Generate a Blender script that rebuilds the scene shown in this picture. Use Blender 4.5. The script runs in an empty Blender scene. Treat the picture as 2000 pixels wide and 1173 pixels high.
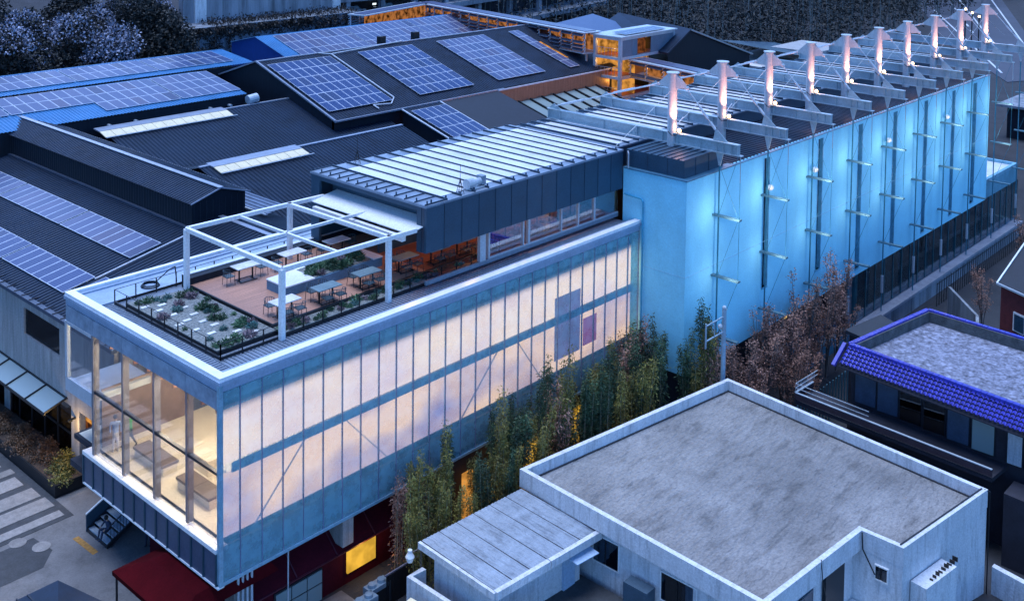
import bpy, bmesh, math, random
import numpy as np
from mathutils import Vector, Matrix
random.seed(7); np.random.seed(7)
S = bpy.context.scene; COL = S.collection
EXPO = 2.5; KE = 2**-EXPO*1.0           # exposure, and the factor that keeps lamps in step with it
GZ = 12.0                                   # the street lies 12 m under the gallery's roof edge; lifted at the end

# ------------------------------------------------------------------ camera
yaw, pit, rol = 0.73846, 0.05493, 0.01265
f = Vector((math.cos(yaw)*math.cos(pit), math.sin(yaw)*math.cos(pit), -math.sin(pit)))
r = f.cross(Vector((0, 0, 1))).normalized(); u = r.cross(f)
r2 = r*math.cos(rol)+u*math.sin(rol); u2 = -r*math.sin(rol)+u*math.cos(rol)
cam = bpy.data.objects.new('camera', bpy.data.cameras.new('camera')); COL.objects.link(cam)
M = Matrix((( r2.x, u2.x, -f.x, -23.838), (r2.y, u2.y, -f.y, -37.077), (r2.z, u2.z, -f.z, 20.0+GZ), (0, 0, 0, 1)))
cam.matrix_world = M
cam.data.sensor_width = 36; cam.data.lens = 38.67; cam.data.shift_x = 0.0; cam.data.shift_y = -0.3538
cam.data.clip_end = 3000; cam.data.clip_start = 0.5
S.camera = cam

# ------------------------------------------------------------------ dusk sky and faint last light
w = bpy.data.worlds.new('World'); S.world = w; w.use_nodes = True
nt = w.node_tree; nt.nodes.clear()
sky = nt.nodes.new('ShaderNodeTexSky'); sky.sky_type = 'NISHITA'; sky.sun_disc = False
sky.sun_elevation = math.radians(9); sky.sun_rotation = math.radians(20)
sky.ozone_density = 6.0; sky.air_density = 1.0; sky.dust_density = 0.3
hs = nt.nodes.new('ShaderNodeMixRGB'); hs.blend_type = 'MULTIPLY'; hs.inputs[0].default_value = 1.0
hs.inputs[2].default_value = (0.96, 0.82, 0.88, 1)
bg = nt.nodes.new('ShaderNodeBackground'); bg.inputs[1].default_value = 0.10
wo = nt.nodes.new('ShaderNodeOutputWorld')
nt.links.new(sky.outputs[0], hs.inputs[1]); nt.links.new(hs.outputs[0], bg.inputs[0]); nt.links.new(bg.outputs[0], wo.inputs[0])
sd = bpy.data.lights.new('sun', 'SUN'); sd.energy = 0.80; sd.angle = math.radians(40); sd.color = (0.64, 0.76, 1.0)
so = bpy.data.objects.new('sun', sd); COL.objects.link(so)
so.rotation_euler = (math.radians(-8), 0, math.radians(0))
S.view_settings.view_transform = 'Standard'; S.view_settings.look = 'None'
S.view_settings.exposure = EXPO; S.view_settings.gamma = 1; S.view_settings.use_curve_mapping = False
S.render.engine = 'CYCLES'

# ------------------------------------------------------------------ materials
MATS = {}
def mat(name, col, rough=0.6, metal=0.0, var=0.25, scale=1.5, bump=0.0, bscale=20, spec=0.5, emit=None, es=0, streak=None, objvar=0.0, col2=None, detail=5, fine=0.14, fscale=11, dirt=0.0, dscale=.8, dstretch=(1, 1, .25), bstretch=None, bdist=0.05):
    if name in MATS: return MATS[name]
    m = bpy.data.materials.new(name); m.use_nodes = True; n = m.node_tree; b = n.nodes['Principled BSDF']
    b.inputs['Roughness'].default_value = rough; b.inputs['Metallic'].default_value = metal
    b.inputs['Specular IOR Level'].default_value = spec
    geo = n.nodes.new('ShaderNodeNewGeometry')
    src = geo.outputs['Position']
    if streak:
        mp = n.nodes.new('ShaderNodeMapping'); mp.inputs['Scale'].default_value = streak
        n.links.new(src, mp.inputs[0]); src = mp.outputs[0]
    tx = n.nodes.new('ShaderNodeTexNoise'); tx.inputs['Scale'].default_value = scale; tx.inputs['Detail'].default_value = detail
    tx.inputs['Roughness'].default_value = 0.65
    n.links.new(src, tx.inputs['Vector'])
    rp = n.nodes.new('ShaderNodeValToRGB'); rp.color_ramp.elements[0].position = 0.3; rp.color_ramp.elements[1].position = 0.7
    c = Vector(col[:3]); c2 = Vector(col2) if col2 else c*(1+var*0.5)
    c1 = c*(1-var)
    rp.color_ramp.elements[0].color = (*c1, 1); rp.color_ramp.elements[1].color = (*[min(x, 1) for x in c2], 1)
    n.links.new(tx.outputs[0], rp.inputs[0]); out = rp.outputs[0]
    def mulnoise(out, sc, lo, hi, p0, p1, det, stretch=None):
        v = geo.outputs['Position']
        if stretch: mq = n.nodes.new('ShaderNodeMapping'); mq.inputs['Scale'].default_value = stretch; n.links.new(v, mq.inputs[0]); v = mq.outputs[0]
        tq = n.nodes.new('ShaderNodeTexNoise'); tq.inputs['Scale'].default_value = sc; tq.inputs['Detail'].default_value = det; tq.inputs['Roughness'].default_value = .7; n.links.new(v, tq.inputs['Vector'])
        mr = n.nodes.new('ShaderNodeMapRange'); mr.inputs[1].default_value = p0; mr.inputs[2].default_value = p1; mr.inputs[3].default_value = lo; mr.inputs[4].default_value = hi; n.links.new(tq.outputs[0], mr.inputs[0])
        mx = n.nodes.new('ShaderNodeVectorMath'); mx.operation = 'SCALE'; n.links.new(out, mx.inputs[0]); n.links.new(mr.outputs[0], mx.inputs['Scale']); return mx.outputs[0]
    if fine: out = mulnoise(out, fscale, 1-fine*1.6, 1+fine, .3, .7, 6)
    if dirt: out = mulnoise(out, dscale, 1-dirt, 1.0, .36, .50, 9, dstretch)
    if objvar:
        oi = n.nodes.new('ShaderNodeObjectInfo'); hv = n.nodes.new('ShaderNodeHueSaturation')
        mr = n.nodes.new('ShaderNodeMapRange'); mr.inputs[3].default_value = 1-objvar; mr.inputs[4].default_value = 1+objvar
        n.links.new(oi.outputs['Random'], mr.inputs[0]); n.links.new(mr.outputs[0], hv.inputs['Value']); n.links.new(out, hv.inputs['Color']); out = hv.outputs[0]
    n.links.new(out, b.inputs['Base Color'])
    if bump:
        t2 = n.nodes.new('ShaderNodeTexNoise'); t2.inputs['Scale'].default_value = bscale; t2.inputs['Detail'].default_value = 6
        bsrc = geo.outputs['Position']
        if bstretch: mb_ = n.nodes.new('ShaderNodeMapping'); mb_.inputs['Scale'].default_value = bstretch; n.links.new(bsrc, mb_.inputs[0]); bsrc = mb_.outputs[0]
        n.links.new(bsrc, t2.inputs['Vector'])
        bm_ = n.nodes.new('ShaderNodeBump'); bm_.inputs['Strength'].default_value = bump; bm_.inputs['Distance'].default_value = bdist
        n.links.new(t2.outputs[0], bm_.inputs['Height']); n.links.new(bm_.outputs[0], b.inputs['Normal'])
    if emit:
        b.inputs['Emission Color'].default_value = (*emit, 1); b.inputs['Emission Strength'].default_value = es
    MATS[name] = m; return m
def emat(name, col, s, var=0.3, scale=0.5, col2=None, stretch=(1, 1, 1), fall=None):
    if name in MATS: return MATS[name]
    m = bpy.data.materials.new(name); m.use_nodes = True; n = m.node_tree; n.nodes.clear()
    e = n.nodes.new('ShaderNodeEmission'); o = n.nodes.new('ShaderNodeOutputMaterial'); e.inputs[1].default_value = s*KE
    geo = n.nodes.new('ShaderNodeNewGeometry'); mp = n.nodes.new('ShaderNodeMapping'); mp.inputs['Scale'].default_value = stretch
    tx = n.nodes.new('ShaderNodeTexNoise'); tx.inputs['Scale'].default_value = scale; tx.inputs['Detail'].default_value = 2
    rp = n.nodes.new('ShaderNodeValToRGB'); rp.color_ramp.elements[0].position = 0.33; rp.color_ramp.elements[1].position = 0.6
    rp.color_ramp.elements[0].color = (*(col2 or tuple(x*(1-var) for x in col)), 1); rp.color_ramp.elements[1].color = (*col, 1)
    n.links.new(geo.outputs['Position'], mp.inputs[0]); n.links.new(mp.outputs[0], tx.inputs['Vector']); n.links.new(tx.outputs[0], rp.inputs[0])
    out = rp.outputs[0]
    if fall:                                    # emission fades by height, painting lamplight that dies away at top and foot
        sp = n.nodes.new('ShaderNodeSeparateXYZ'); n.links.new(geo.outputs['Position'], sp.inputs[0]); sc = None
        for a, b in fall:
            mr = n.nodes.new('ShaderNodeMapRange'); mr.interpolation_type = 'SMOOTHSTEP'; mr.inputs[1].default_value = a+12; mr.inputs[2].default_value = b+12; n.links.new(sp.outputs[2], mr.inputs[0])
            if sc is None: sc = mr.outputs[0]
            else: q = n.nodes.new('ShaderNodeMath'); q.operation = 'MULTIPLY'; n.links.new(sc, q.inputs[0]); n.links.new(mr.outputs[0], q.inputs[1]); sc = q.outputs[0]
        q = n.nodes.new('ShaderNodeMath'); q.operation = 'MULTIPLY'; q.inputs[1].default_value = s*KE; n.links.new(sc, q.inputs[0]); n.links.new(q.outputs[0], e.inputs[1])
    n.links.new(out, e.inputs[0]); n.links.new(e.outputs[0], o.inputs[0]); MATS[name] = m; return m
def glass(name, tint=(0.85, 0.9, 0.95), refl=0.18, rough=0.03, haze=0.0, hazecol=(0.5, 0.6, 0.7), noise=False, fk=0.45):
    if name in MATS: return MATS[name]
    m = bpy.data.materials.new(name); m.use_nodes = True; n = m.node_tree; n.nodes.clear()
    o = n.nodes.new('ShaderNodeOutputMaterial'); t = n.nodes.new('ShaderNodeBsdfTransparent'); t.inputs[0].default_value = (*tint, 1)
    g = n.nodes.new('ShaderNodeBsdfGlossy'); g.inputs['Roughness'].default_value = rough; g.inputs[0].default_value = (0.9, 0.95, 1, 1)
    lw = n.nodes.new('ShaderNodeLayerWeight'); lw.inputs[0].default_value = 0.35
    ad = n.nodes.new('ShaderNodeMath'); ad.operation = 'MULTIPLY_ADD'; ad.inputs[1].default_value = fk; ad.inputs[2].default_value = refl*0.5
    n.links.new(lw.outputs['Fresnel'], ad.inputs[0])
    mx = n.nodes.new('ShaderNodeMixShader'); n.links.new(ad.outputs[0], mx.inputs[0]); n.links.new(t.outputs[0], mx.inputs[1]); n.links.new(g.outputs[0], mx.inputs[2])
    last = mx
    if haze:
        d = n.nodes.new('ShaderNodeBsdfDiffuse'); d.inputs[0].default_value = (*hazecol, 1)
        if noise:
            geo = n.nodes.new('ShaderNodeNewGeometry'); tx = n.nodes.new('ShaderNodeTexNoise'); tx.inputs['Scale'].default_value = 1.3; tx.inputs['Detail'].default_value = 8
            tx.inputs['Roughness'].default_value = 0.7
            rp = n.nodes.new('ShaderNodeValToRGB'); rp.color_ramp.elements[0].position = 0.35; rp.color_ramp.elements[1].position = 0.7
            rp.color_ramp.elements[0].color = (*[x*0.62 for x in hazecol], 1); rp.color_ramp.elements[1].color = (*[min(1, x*1.15) for x in hazecol], 1)
            n.links.new(geo.outputs['Position'], tx.inputs['Vector']); n.links.new(tx.outputs[0], rp.inputs[0]); n.links.new(rp.outputs[0], d.inputs[0])
        m2 = n.nodes.new('ShaderNodeMixShader'); m2.inputs[0].default_value = haze
        n.links.new(mx.outputs[0], m2.inputs[1]); n.links.new(d.outputs[0], m2.inputs[2]); last = m2
    n.links.new(last.outputs[0], o.inputs[0]); MATS[name] = m; return m

white_paint = mat('white_paint', (0.80, 0.80, 0.80), 0.4, var=0.06, scale=3)
white_steel = mat('white_steel', (0.50, 0.56, 0.62), 0.38, metal=0.25, var=0.15, scale=2, streak=(1, 1, .2))
beam_paint = mat('beam_paint', (0.40, 0.50, 0.56), 0.45, metal=0.2, var=0.18, scale=1.2)
black_metal = mat('black_metal', (0.012, 0.015, 0.02), 0.45, metal=0.3, var=0.2)
dark_frame = mat('dark_frame', (0.03, 0.035, 0.045), 0.4, metal=0.4)
mullion_m = mat('mullion_grey', (0.22, 0.22, 0.25), 0.4, metal=0.3)
black_clad = mat('black_cladding', (0.010, 0.016, 0.026), 0.65, var=0.3, scale=2, streak=(3, 3, .3), spec=0.25)
clad = mat('dark_blue_cladding', (0.028, 0.075, 0.125), 0.5, metal=0.2, var=0.16, scale=0.8, objvar=0.12)
clad_low = mat('slate_cladding', (0.07, 0.10, 0.16), 0.45, metal=0.2, var=0.15, scale=0.8, objvar=0.1)
coping = mat('coping_white', (0.84, 0.85, 0.86), 0.32, dirt=.12, dscale=2, fine=.05, var=0.08, scale=1.0)
roof_dark = mat('roof_dark_sheet', (0.009, 0.021, 0.045), 0.42, spec=.3, metal=0.12, dirt=.35, dscale=.5, dstretch=(1, 1, 1), var=0.35, scale=0.35, bump=0.0, detail=8)
roof_D = mat('roof_slate_sheet', (0.014, 0.024, 0.046), 0.45, spec=.3, metal=0.12, dirt=.3, dscale=.5, dstretch=(1, 1, 1), var=0.35, scale=0.5, detail=8)
roof_blue = mat('roof_blue_sheet', (0.05, 0.20, 0.42), 0.4, metal=0.2, var=0.2, scale=0.7)
blue_gable = mat('blue_gable', (0.015, 0.07, 0.30), 0.5, var=0.15)
roof_white = mat('roof_white_panel', (0.70, 0.71, 0.75), 0.42, metal=0.0, dirt=.15, dscale=.6, dstretch=(1, .5, 1), var=0.16, scale=0.55, objvar=0.05)
roof_grey = mat('roof_grey_panel', (0.20, 0.26, 0.34), 0.45, metal=0.08, var=0.2, scale=1.0, objvar=0.08)
seam_m = mat('seam_dark', (0.03, 0.06, 0.10), 0.5, metal=0.2)
ridge_m = mat('ridge_cap', (0.30, 0.34, 0.42), 0.4, metal=0.3, var=0.2)
gutter_m = mat('gutter_white', (0.62, 0.66, 0.72), 0.4)
blue_wall = mat('blue_render', (0.27, 0.74, 0.94), 0.8, dirt=.08, dscale=.5, spec=.2, fine=.07, var=0.07, scale=0.8, bump=0.25, bscale=7, detail=8)
conc = mat('board_concrete', (0.33, 0.33, 0.33), 0.85, dirt=.3, dstretch=(3, 3, .2), var=0.32, scale=1.1, bump=0.5, bscale=9, streak=(2.5, 2.5, .35), detail=8)
conc_d = mat('weathered_concrete', (0.26, 0.29, 0.34), 0.9, dirt=.45, dstretch=(1.5, 1.5, .12), dscale=.6, var=0.45, scale=0.8, streak=(1, 1, .15), bump=0.3, bscale=4, detail=9)
wbuild = mat('white_stucco', (0.66, 0.67, 0.70), 0.8, dirt=.27, dscale=1.6, dstretch=(2.2, 2.2, .3), var=0.16, scale=0.9, bump=0.35, bscale=10, streak=(1.6, 1.6, .25), detail=9)
wroof = mat('rough_roof_coat', (0.31, 0.30, 0.30), 0.9, var=0.55, scale=0.16, bump=1.0, bscale=2.2, detail=12, fine=.17, fscale=7, bstretch=(1.0, 2.6, 1), bdist=.30, dirt=.35, dscale=.5, dstretch=(1, 3, 1))
tin = mat('tin_roof', (0.34, 0.39, 0.46), 0.5, dirt=.35, dscale=1.5, dstretch=(3, .6, 1), metal=0.25, var=0.28, scale=0.7, streak=(.5, 2, 1), detail=8)
fore_m = mat('forecourt_paving', (0.19, 0.18, 0.18), 0.85, var=.3, scale=.5, dirt=.3, dscale=.4, dstretch=(1, 1, 1), bump=.3, bscale=14, detail=10)
ground_m = mat('asphalt_ground', (0.035, 0.037, 0.045), 0.9, var=0.35, scale=0.35, bump=0.4, bscale=12, detail=10)
asph = mat('dark_asphalt', (0.055, 0.058, 0.065), 0.85, var=0.3, scale=2, bump=0.4, bscale=30)
paver_l = mat('pale_paver', (0.26, 0.24, 0.23), 0.85, var=0.25, scale=3, objvar=0.15)
deck_m = mat('timber_deck', (0.50, 0.25, 0.17), 0.6, var=0.5, scale=3.5, streak=(.12, 7, 1), detail=6)
gravel = mat('roof_gravel', (0.16, 0.20, 0.20), 0.95, var=0.6, scale=9, bump=1.0, bscale=18, detail=10, col2=(0.33, 0.34, 0.33))
soil = mat('soil', (0.06, 0.04, 0.03), 0.95, var=0.5, scale=5, bump=1, bscale=15)
membrane = mat('roof_membrane', (0.30, 0.40, 0.54), 0.5, var=0.15, scale=1)
grate = mat('steel_grating', (0.24, 0.29, 0.36), 0.5, metal=0.3, var=0.2, scale=3)
red_m = mat('maroon_render', (0.062, 0.004, 0.011), 0.85, spec=.1, var=0.25, scale=0.7, bump=0.3, bscale=8, detail=8)
red_c = mat('red_canvas', (0.062, 0.003, 0.006), 0.9, spec=.05, var=0.25, scale=0.8, detail=8)
timber = mat('interior_timber', (0.34, 0.14, 0.07), 0.5, var=0.3, scale=2)
inner_w = mat('interior_wall', (0.75, 0.68, 0.55), 0.7, var=0.06)
floor_m = mat('gallery_floor', (0.72, 0.66, 0.55), 0.35, var=0.05)
bench_m = mat('bench_top', (0.14, 0.105, 0.09), 0.5, var=0.2)
brick_m = mat('red_brick', (0.14, 0.022, 0.025), 0.85, var=0.3, scale=3)
bluetile = mat('blue_tile', (0.045, 0.05, 0.42), 0.35, var=0.35, scale=2.2, detail=8)
dark_b = mat('dark_render', (0.022, 0.022, 0.035), 0.8, var=0.4, scale=1)
rough_wall = mat('rough_parapet', (0.10, 0.105, 0.11), 0.95, var=0.5, scale=2, bump=0.8, bscale=10, detail=9)
roof_moss = mat('mottled_roof', (0.17, 0.18, 0.24), 0.95, fine=.4, fscale=4, var=0.62, scale=3.5, bump=1, bscale=6, detail=12, col2=(0.36, 0.38, 0.50))
table_w = mat('table_white', (0.66, 0.64, 0.64), 0.4); table_g = mat('table_grey', (0.16, 0.24, 0.27), 0.4)
chair_m = mat('chair_grey', (0.035, 0.065, 0.085), 0.5)
skylight_m = mat('skylight_cream', (0.82, 0.70, 0.46), 0.4, var=0.12, scale=1)
copper = mat('aged_fascia', (0.30, 0.20, 0.14), 0.5, metal=0.4, var=0.25, streak=(3, 3, .3))
blackroof = mat('black_felt', (0.012, 0.02, 0.035), 0.7, var=0.2)
door_m = mat('pale_door', (0.42, 0.55, 0.72), 0.5, var=0.08)
cabinet_m = mat('slate_cabinet', (0.05, 0.09, 0.13), 0.5)
curtain_m = mat('curtain', (0.45, 0.48, 0.52), 0.8, var=0.2, scale=4, streak=(3, 3, .3))
yellowp = mat('yellow_marking', (0.42, 0.21, 0.05), 0.8, var=0.4, scale=6)
road_m = mat('road_asphalt', (0.06, 0.07, 0.10), 0.8, var=0.2, scale=0.1); lane_m = mat('lane_paint', (0.6, 0.65, 0.7), 0.7)
skin_m = mat('skin', (0.45, 0.28, 0.20), 0.6, var=0.05); cloth_n = mat('cloth_navy', (0.03, 0.045, 0.09), 0.85); cloth_w = mat('cloth_pale', (0.55, 0.55, 0.6), 0.85)
cloth_g = mat('cloth_green', (0.05, 0.30, 0.10), 0.85); hair_m = mat('hair', (0.015, 0.012, 0.01), 0.7)
bark = mat('bark', (0.14, 0.12, 0.11), 0.9, var=0.3); culm_m = mat('bamboo_culm', (0.26, 0.25, 0.17), 0.6, var=0.3, objvar=0.25)
def leafm(name, c, c2, tr=0.25):
    m = mat(name, c, 0.65, var=0.55, scale=1.2, col2=c2, objvar=0.3, detail=3); return m
leaf_bam = leafm('leaf_bamboo', (0.11, 0.115, 0.02), (0.32, 0.27, 0.06)); leaf_bam2 = leafm('leaf_bamboo_dark', (0.018, 0.055, 0.028), (0.06, 0.12, 0.05))
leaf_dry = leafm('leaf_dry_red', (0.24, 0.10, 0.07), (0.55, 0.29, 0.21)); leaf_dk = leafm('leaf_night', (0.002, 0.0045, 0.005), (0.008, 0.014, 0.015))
leaf_blos = leafm('blossom', (0.22, 0.24, 0.38), (0.46, 0.49, 0.66)); leaf_brn = leafm('leaf_brown', (0.10, 0.055, 0.03), (0.24, 0.13, 0.07))
tuft_m = leafm('tuft_green', (0.03, 0.09, 0.045), (0.08, 0.17, 0.08)); tuft2 = leafm('tuft_teal', (0.05, 0.16, 0.15), (0.12, 0.26, 0.24)); tuft3 = leafm('tuft_mauve', (0.16, 0.11, 0.14), (0.25, 0.18, 0.2))
ivy_m = leafm('ivy', (0.012, 0.012, 0.010), (0.05, 0.035, 0.03))
g_pane = glass('clear_glass', (0.88, 0.90, 0.92), 0.10)
g_dark = glass('dark_glass', (0.22, 0.32, 0.40), 0.1, fk=.3)
g_poly = glass('polycarbonate', (0.80, 0.86, 0.95), 0.08, 0.3, haze=0.34, hazecol=(0.30, 0.64, 0.72), noise=True, fk=0.10)
g_fasc = glass('fascia_polycarbonate', (0.4, 0.45, 0.5), 0.3, 0.35, haze=0.80, hazecol=(0.34, 0.42, 0.52), noise=True)
g_front = glass('teal_front_glass', (0.45, 0.62, 0.68), 0.12, fk=.6)
g_canopy = glass('frosted_canopy', (0.55, 0.62, 0.62), 0.15, 0.3, haze=0.65, hazecol=(0.32, 0.40, 0.40))
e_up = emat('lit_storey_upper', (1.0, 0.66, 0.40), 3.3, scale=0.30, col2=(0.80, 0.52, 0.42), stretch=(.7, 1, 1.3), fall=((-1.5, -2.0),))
e_lo = emat('lit_storey_lower', (1.0, 0.57, 0.30), 3.1, scale=0.34, col2=(0.30, 0.20, 0.30), stretch=(.6, 1, 1.1), fall=((-7.45, -6.95),))  # mauve patches in the emission paint the storey's blurred shadows
e_warm = emat('warm_room', (1.0, 0.42, 0.08), 0.75, var=0.75, scale=1.4); e_yel = emat('yellow_window', (1.0, 0.55, 0.06), 0.95, var=0.4, scale=1.5)
e_dim = emat('dim_room', (0.55, 0.16, 0.05), 0.35, var=0.9, scale=1.8, col2=(0.01, 0.008, 0.01)); e_bulb = emat('bulb', (1.0, 0.62, 0.30), 14, var=0)
e_strip = emat('strip_light', (1.0, 0.66, 0.22), 1.0, var=0.3, scale=3); e_ceil = emat('luminous_ceiling', (1.0, 0.80, 0.52), 4.5, var=0.05)
e_white = emat('white_lamp', (0.75, 0.9, 1.0), 1.6, var=0.0); e_green = emat('green_tube', (0.4, 1.0, 0.7), 1.5, var=0); e_pink = emat('magenta_banner', (0.85, 0.10, 0.32), 0.85, var=0.2)
def solar_mat(name, c):
    if name in MATS: return MATS[name]
    m = bpy.data.materials.new(name); m.use_nodes = True; n = m.node_tree; b = n.nodes['Principled BSDF']
    b.inputs['Roughness'].default_value = 0.3; b.inputs['Specular IOR Level'].default_value = 0.4
    oi = n.nodes.new('ShaderNodeObjectInfo'); rp = n.nodes.new('ShaderNodeValToRGB'); rp.color_ramp.interpolation = 'CONSTANT'
    e = rp.color_ramp.elements; e[0].color = (*c, 1); e[0].position = 0
    e[1].position = 0.82; e[1].color = (c[0]*1.1, c[1]*0.8, c[2]*0.7, 1)
    q = e.new(0.3); q.color = (c[0]*1.2, c[1]*1.08, c[2]*1.0, 1); q = e.new(0.6); q.color = (c[0]*.85, c[1]*.9, c[2]*.9, 1); q = e.new(0.94); q.color = (c[0]*.5, c[1]*.4, c[2]*.45, 1)
    n.links.new(oi.outputs['Random'], rp.inputs[0])
    tc = n.nodes.new('ShaderNodeTexCoord'); br = n.nodes.new('ShaderNodeTexBrick'); br.offset = 0
    br.inputs['Scale'].default_value = 1; br.inputs['Brick Width'].default_value = 0.163; br.inputs['Row Height'].default_value = 0.163; br.inputs['Mortar Size'].default_value = 0.006
    br.inputs['Mortar'].default_value = (0.12, 0.15, 0.26, 1)
    n.links.new(tc.outputs['Object'], br.inputs['Vector']); n.links.new(rp.outputs[0], br.inputs['Color1']); n.links.new(rp.outputs[0], br.inputs['Color2'])
    n.links.new(br.outputs[0], b.inputs['Base Color']); MATS[name] = m; return m
sol_blue = solar_mat('solar_cells_blue', (0.016, 0.034, 0.12)); sol_grey = solar_mat('solar_cells_pale', (0.065, 0.08, 0.16))

# ------------------------------------------------------------------ builders
BASE = {}
def tagp(o, label=None, cat=None, group=None, kind=None):
    if label: o['label'] = label
    if cat: o['category'] = cat
    if group: o['group'] = group
    if kind: o['kind'] = kind
    return o
def thing(name, label, cat, base, group=None, kind=None):
    o = bpy.data.objects.new(name, None); COL.objects.link(o); o.location = base; o.empty_display_size = 0.3
    BASE[o.name] = Vector(base); return tagp(o, label, cat, group, kind)
class MB:
    def __init__(s): s.v = []; s.f = []; s.mi = []; s.cur = 0
    def add(s, vs, fs):
        k = len(s.v); s.v += [tuple(p) for p in vs]; s.f += [tuple(i+k for i in q) for q in fs]; s.mi += [s.cur]*len(fs); return s
    def box(s, x0, x1, y0, y1, z0, z1):
        x0, x1 = min(x0, x1), max(x0, x1); y0, y1 = min(y0, y1), max(y0, y1); z0, z1 = min(z0, z1), max(z0, z1)
        return s.add([(x0,y0,z0),(x1,y0,z0),(x1,y1,z0),(x0,y1,z0),(x0,y0,z1),(x1,y0,z1),(x1,y1,z1),(x0,y1,z1)],
                     [(0,3,2,1),(4,5,6,7),(0,1,5,4),(1,2,6,5),(2,3,7,6),(3,0,4,7)])
    def prism(s, poly, z0, z1):                       # polygon (x,y) counter-clockwise, between two heights (numbers or lists)
        n = len(poly); a = z0 if isinstance(z0, (list, tuple)) else [z0]*n; b = z1 if isinstance(z1, (list, tuple)) else [z1]*n
        return s.add([(p[0], p[1], a[i]) for i, p in enumerate(poly)]+[(p[0], p[1], b[i]) for i, p in enumerate(poly)],
                     [tuple(range(n-1, -1, -1)), tuple(range(n, 2*n))]+[(i, (i+1) % n, n+(i+1) % n, n+i) for i in range(n)])
    def slab(s, pts, t):                              # 3-D polygon thickened downward by t
        n = len(pts); return s.add(list(pts)+[(p[0], p[1], p[2]-t) for p in pts], [tuple(range(n)), tuple(range(2*n-1, n-1, -1))]+[(i, n+i, n+(i+1) % n, (i+1) % n) for i in range(n)])
    def quad(s, a, b, c, d): return s.add([a, b, c, d], [(0, 1, 2, 3)])
    def bar(s, p, q, a, b=None, up=(0, 0, 1)):         # rectangular bar from p to q, width a, height b
        b = b or a; p = Vector(p); q = Vector(q); d = (q-p).normalized(); up = Vector(up)
        if abs(d.dot(up)) > 0.98: up = Vector((0, 1, 0))
        sx = d.cross(up).normalized()*a/2; sy = sx.cross(d).normalized()*b/2
        return s.add([p-sx-sy, p+sx-sy, p+sx+sy, p-sx+sy, q-sx-sy, q+sx-sy, q+sx+sy, q-sx+sy], [(0,1,2,3),(7,6,5,4),(0,4,5,1),(1,5,6,2),(2,6,7,3),(3,7,4,0)])
    def tube(s, p, q, ra, rb=None, n=8):
        rb = ra if rb is None else rb; p = Vector(p); q = Vector(q); d = (q-p).normalized(); up = Vector((0, 0, 1)) if abs(d.z) < .95 else Vector((1, 0, 0))
        x = d.cross(up).normalized(); y = x.cross(d); c = [(math.cos(2*math.pi*i/n), math.sin(2*math.pi*i/n)) for i in range(n)]
        return s.add([p+x*a*ra+y*b*ra for a, b in c]+[q+x*a*rb+y*b*rb for a, b in c], [tuple(range(n)), tuple(range(2*n-1, n-1, -1))]+[(i, n+i, n+(i+1) % n, (i+1) % n) for i in range(n)])
    def path(s, pts, rr, n=6):
        for a, b in zip(pts[:-1], pts[1:]): s.tube(a, b, rr, rr, n)
        return s
    def ball(s, c, rr, n=8, m=5, sz=1.0):
        vs = [(c[0], c[1], c[2]+rr*sz)]; 
        for j in range(1, m):
            t = math.pi*j/m
            for i in range(n): a = 2*math.pi*i/n; vs.append((c[0]+rr*math.sin(t)*math.cos(a), c[1]+rr*math.sin(t)*math.sin(a), c[2]+rr*sz*math.cos(t)))
        vs.append((c[0], c[1], c[2]-rr*sz)); fs = [(0, 1+i, 1+(i+1) % n) for i in range(n)]
        for j in range(m-2):
            for i in range(n): a = 1+j*n; fs.append((a+i, a+n+i, a+n+(i+1) % n, a+(i+1) % n))
        a = 1+(m-2)*n; fs += [(a+(i+1) % n, a+i, len(vs)-1) for i in range(n)]; return s.add(vs, fs)
    def build(s, name, m, parent=None, label=None, smooth=False, base=None):
        b = BASE.get(parent.name, Vector()) if parent else (Vector(base) if base else Vector())
        me = bpy.data.meshes.new(name); me.from_pydata([tuple(Vector(p)-b) for p in s.v], [], s.f)
        for q in (m if isinstance(m, (list, tuple)) else [m]): me.materials.append(q)
        if max(s.mi, default=0): me.polygons.foreach_set('material_index', s.mi)
        if smooth: me.polygons.foreach_set('use_smooth', [True]*len(me.polygons))
        me.update(); o = bpy.data.objects.new(name, me); COL.objects.link(o)
        if parent: o.parent = parent; BASE[o.name] = b
        else: o.location = b; BASE[o.name] = b
        if label: o['label'] = label
        return o
def copy_tree(o, parent=None, loc=None, rz=None, label=None):
    c = o.copy(); COL.objects.link(c); c.parent = parent
    if loc is not None: c.location = loc
    if rz is not None: c.rotation_euler = (0, 0, rz)
    if label: c['label'] = label
    BASE[c.name] = BASE.get(o.name, Vector())
    for ch in [x for x in o.children]: copy_tree(ch, c)
    return c
def struct(name, mb, m, kind='structure', base=None):
    o = mb.build(name, m, base=base); o['kind'] = kind; return o
def light(name, loc, e, col, rad=0.1, typ='POINT', size=None, rot=None):
    l = bpy.data.lights.new(name, typ); l.energy = e*KE*1.6; l.color = col
    if typ == 'POINT': l.shadow_soft_size = rad
    if size: l.shape = 'RECTANGLE'; l.size, l.size_y = size
    o = bpy.data.objects.new(name, l); COL.objects.link(o); o.location = loc
    if rot: o.rotation_euler = rot
    return o
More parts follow.
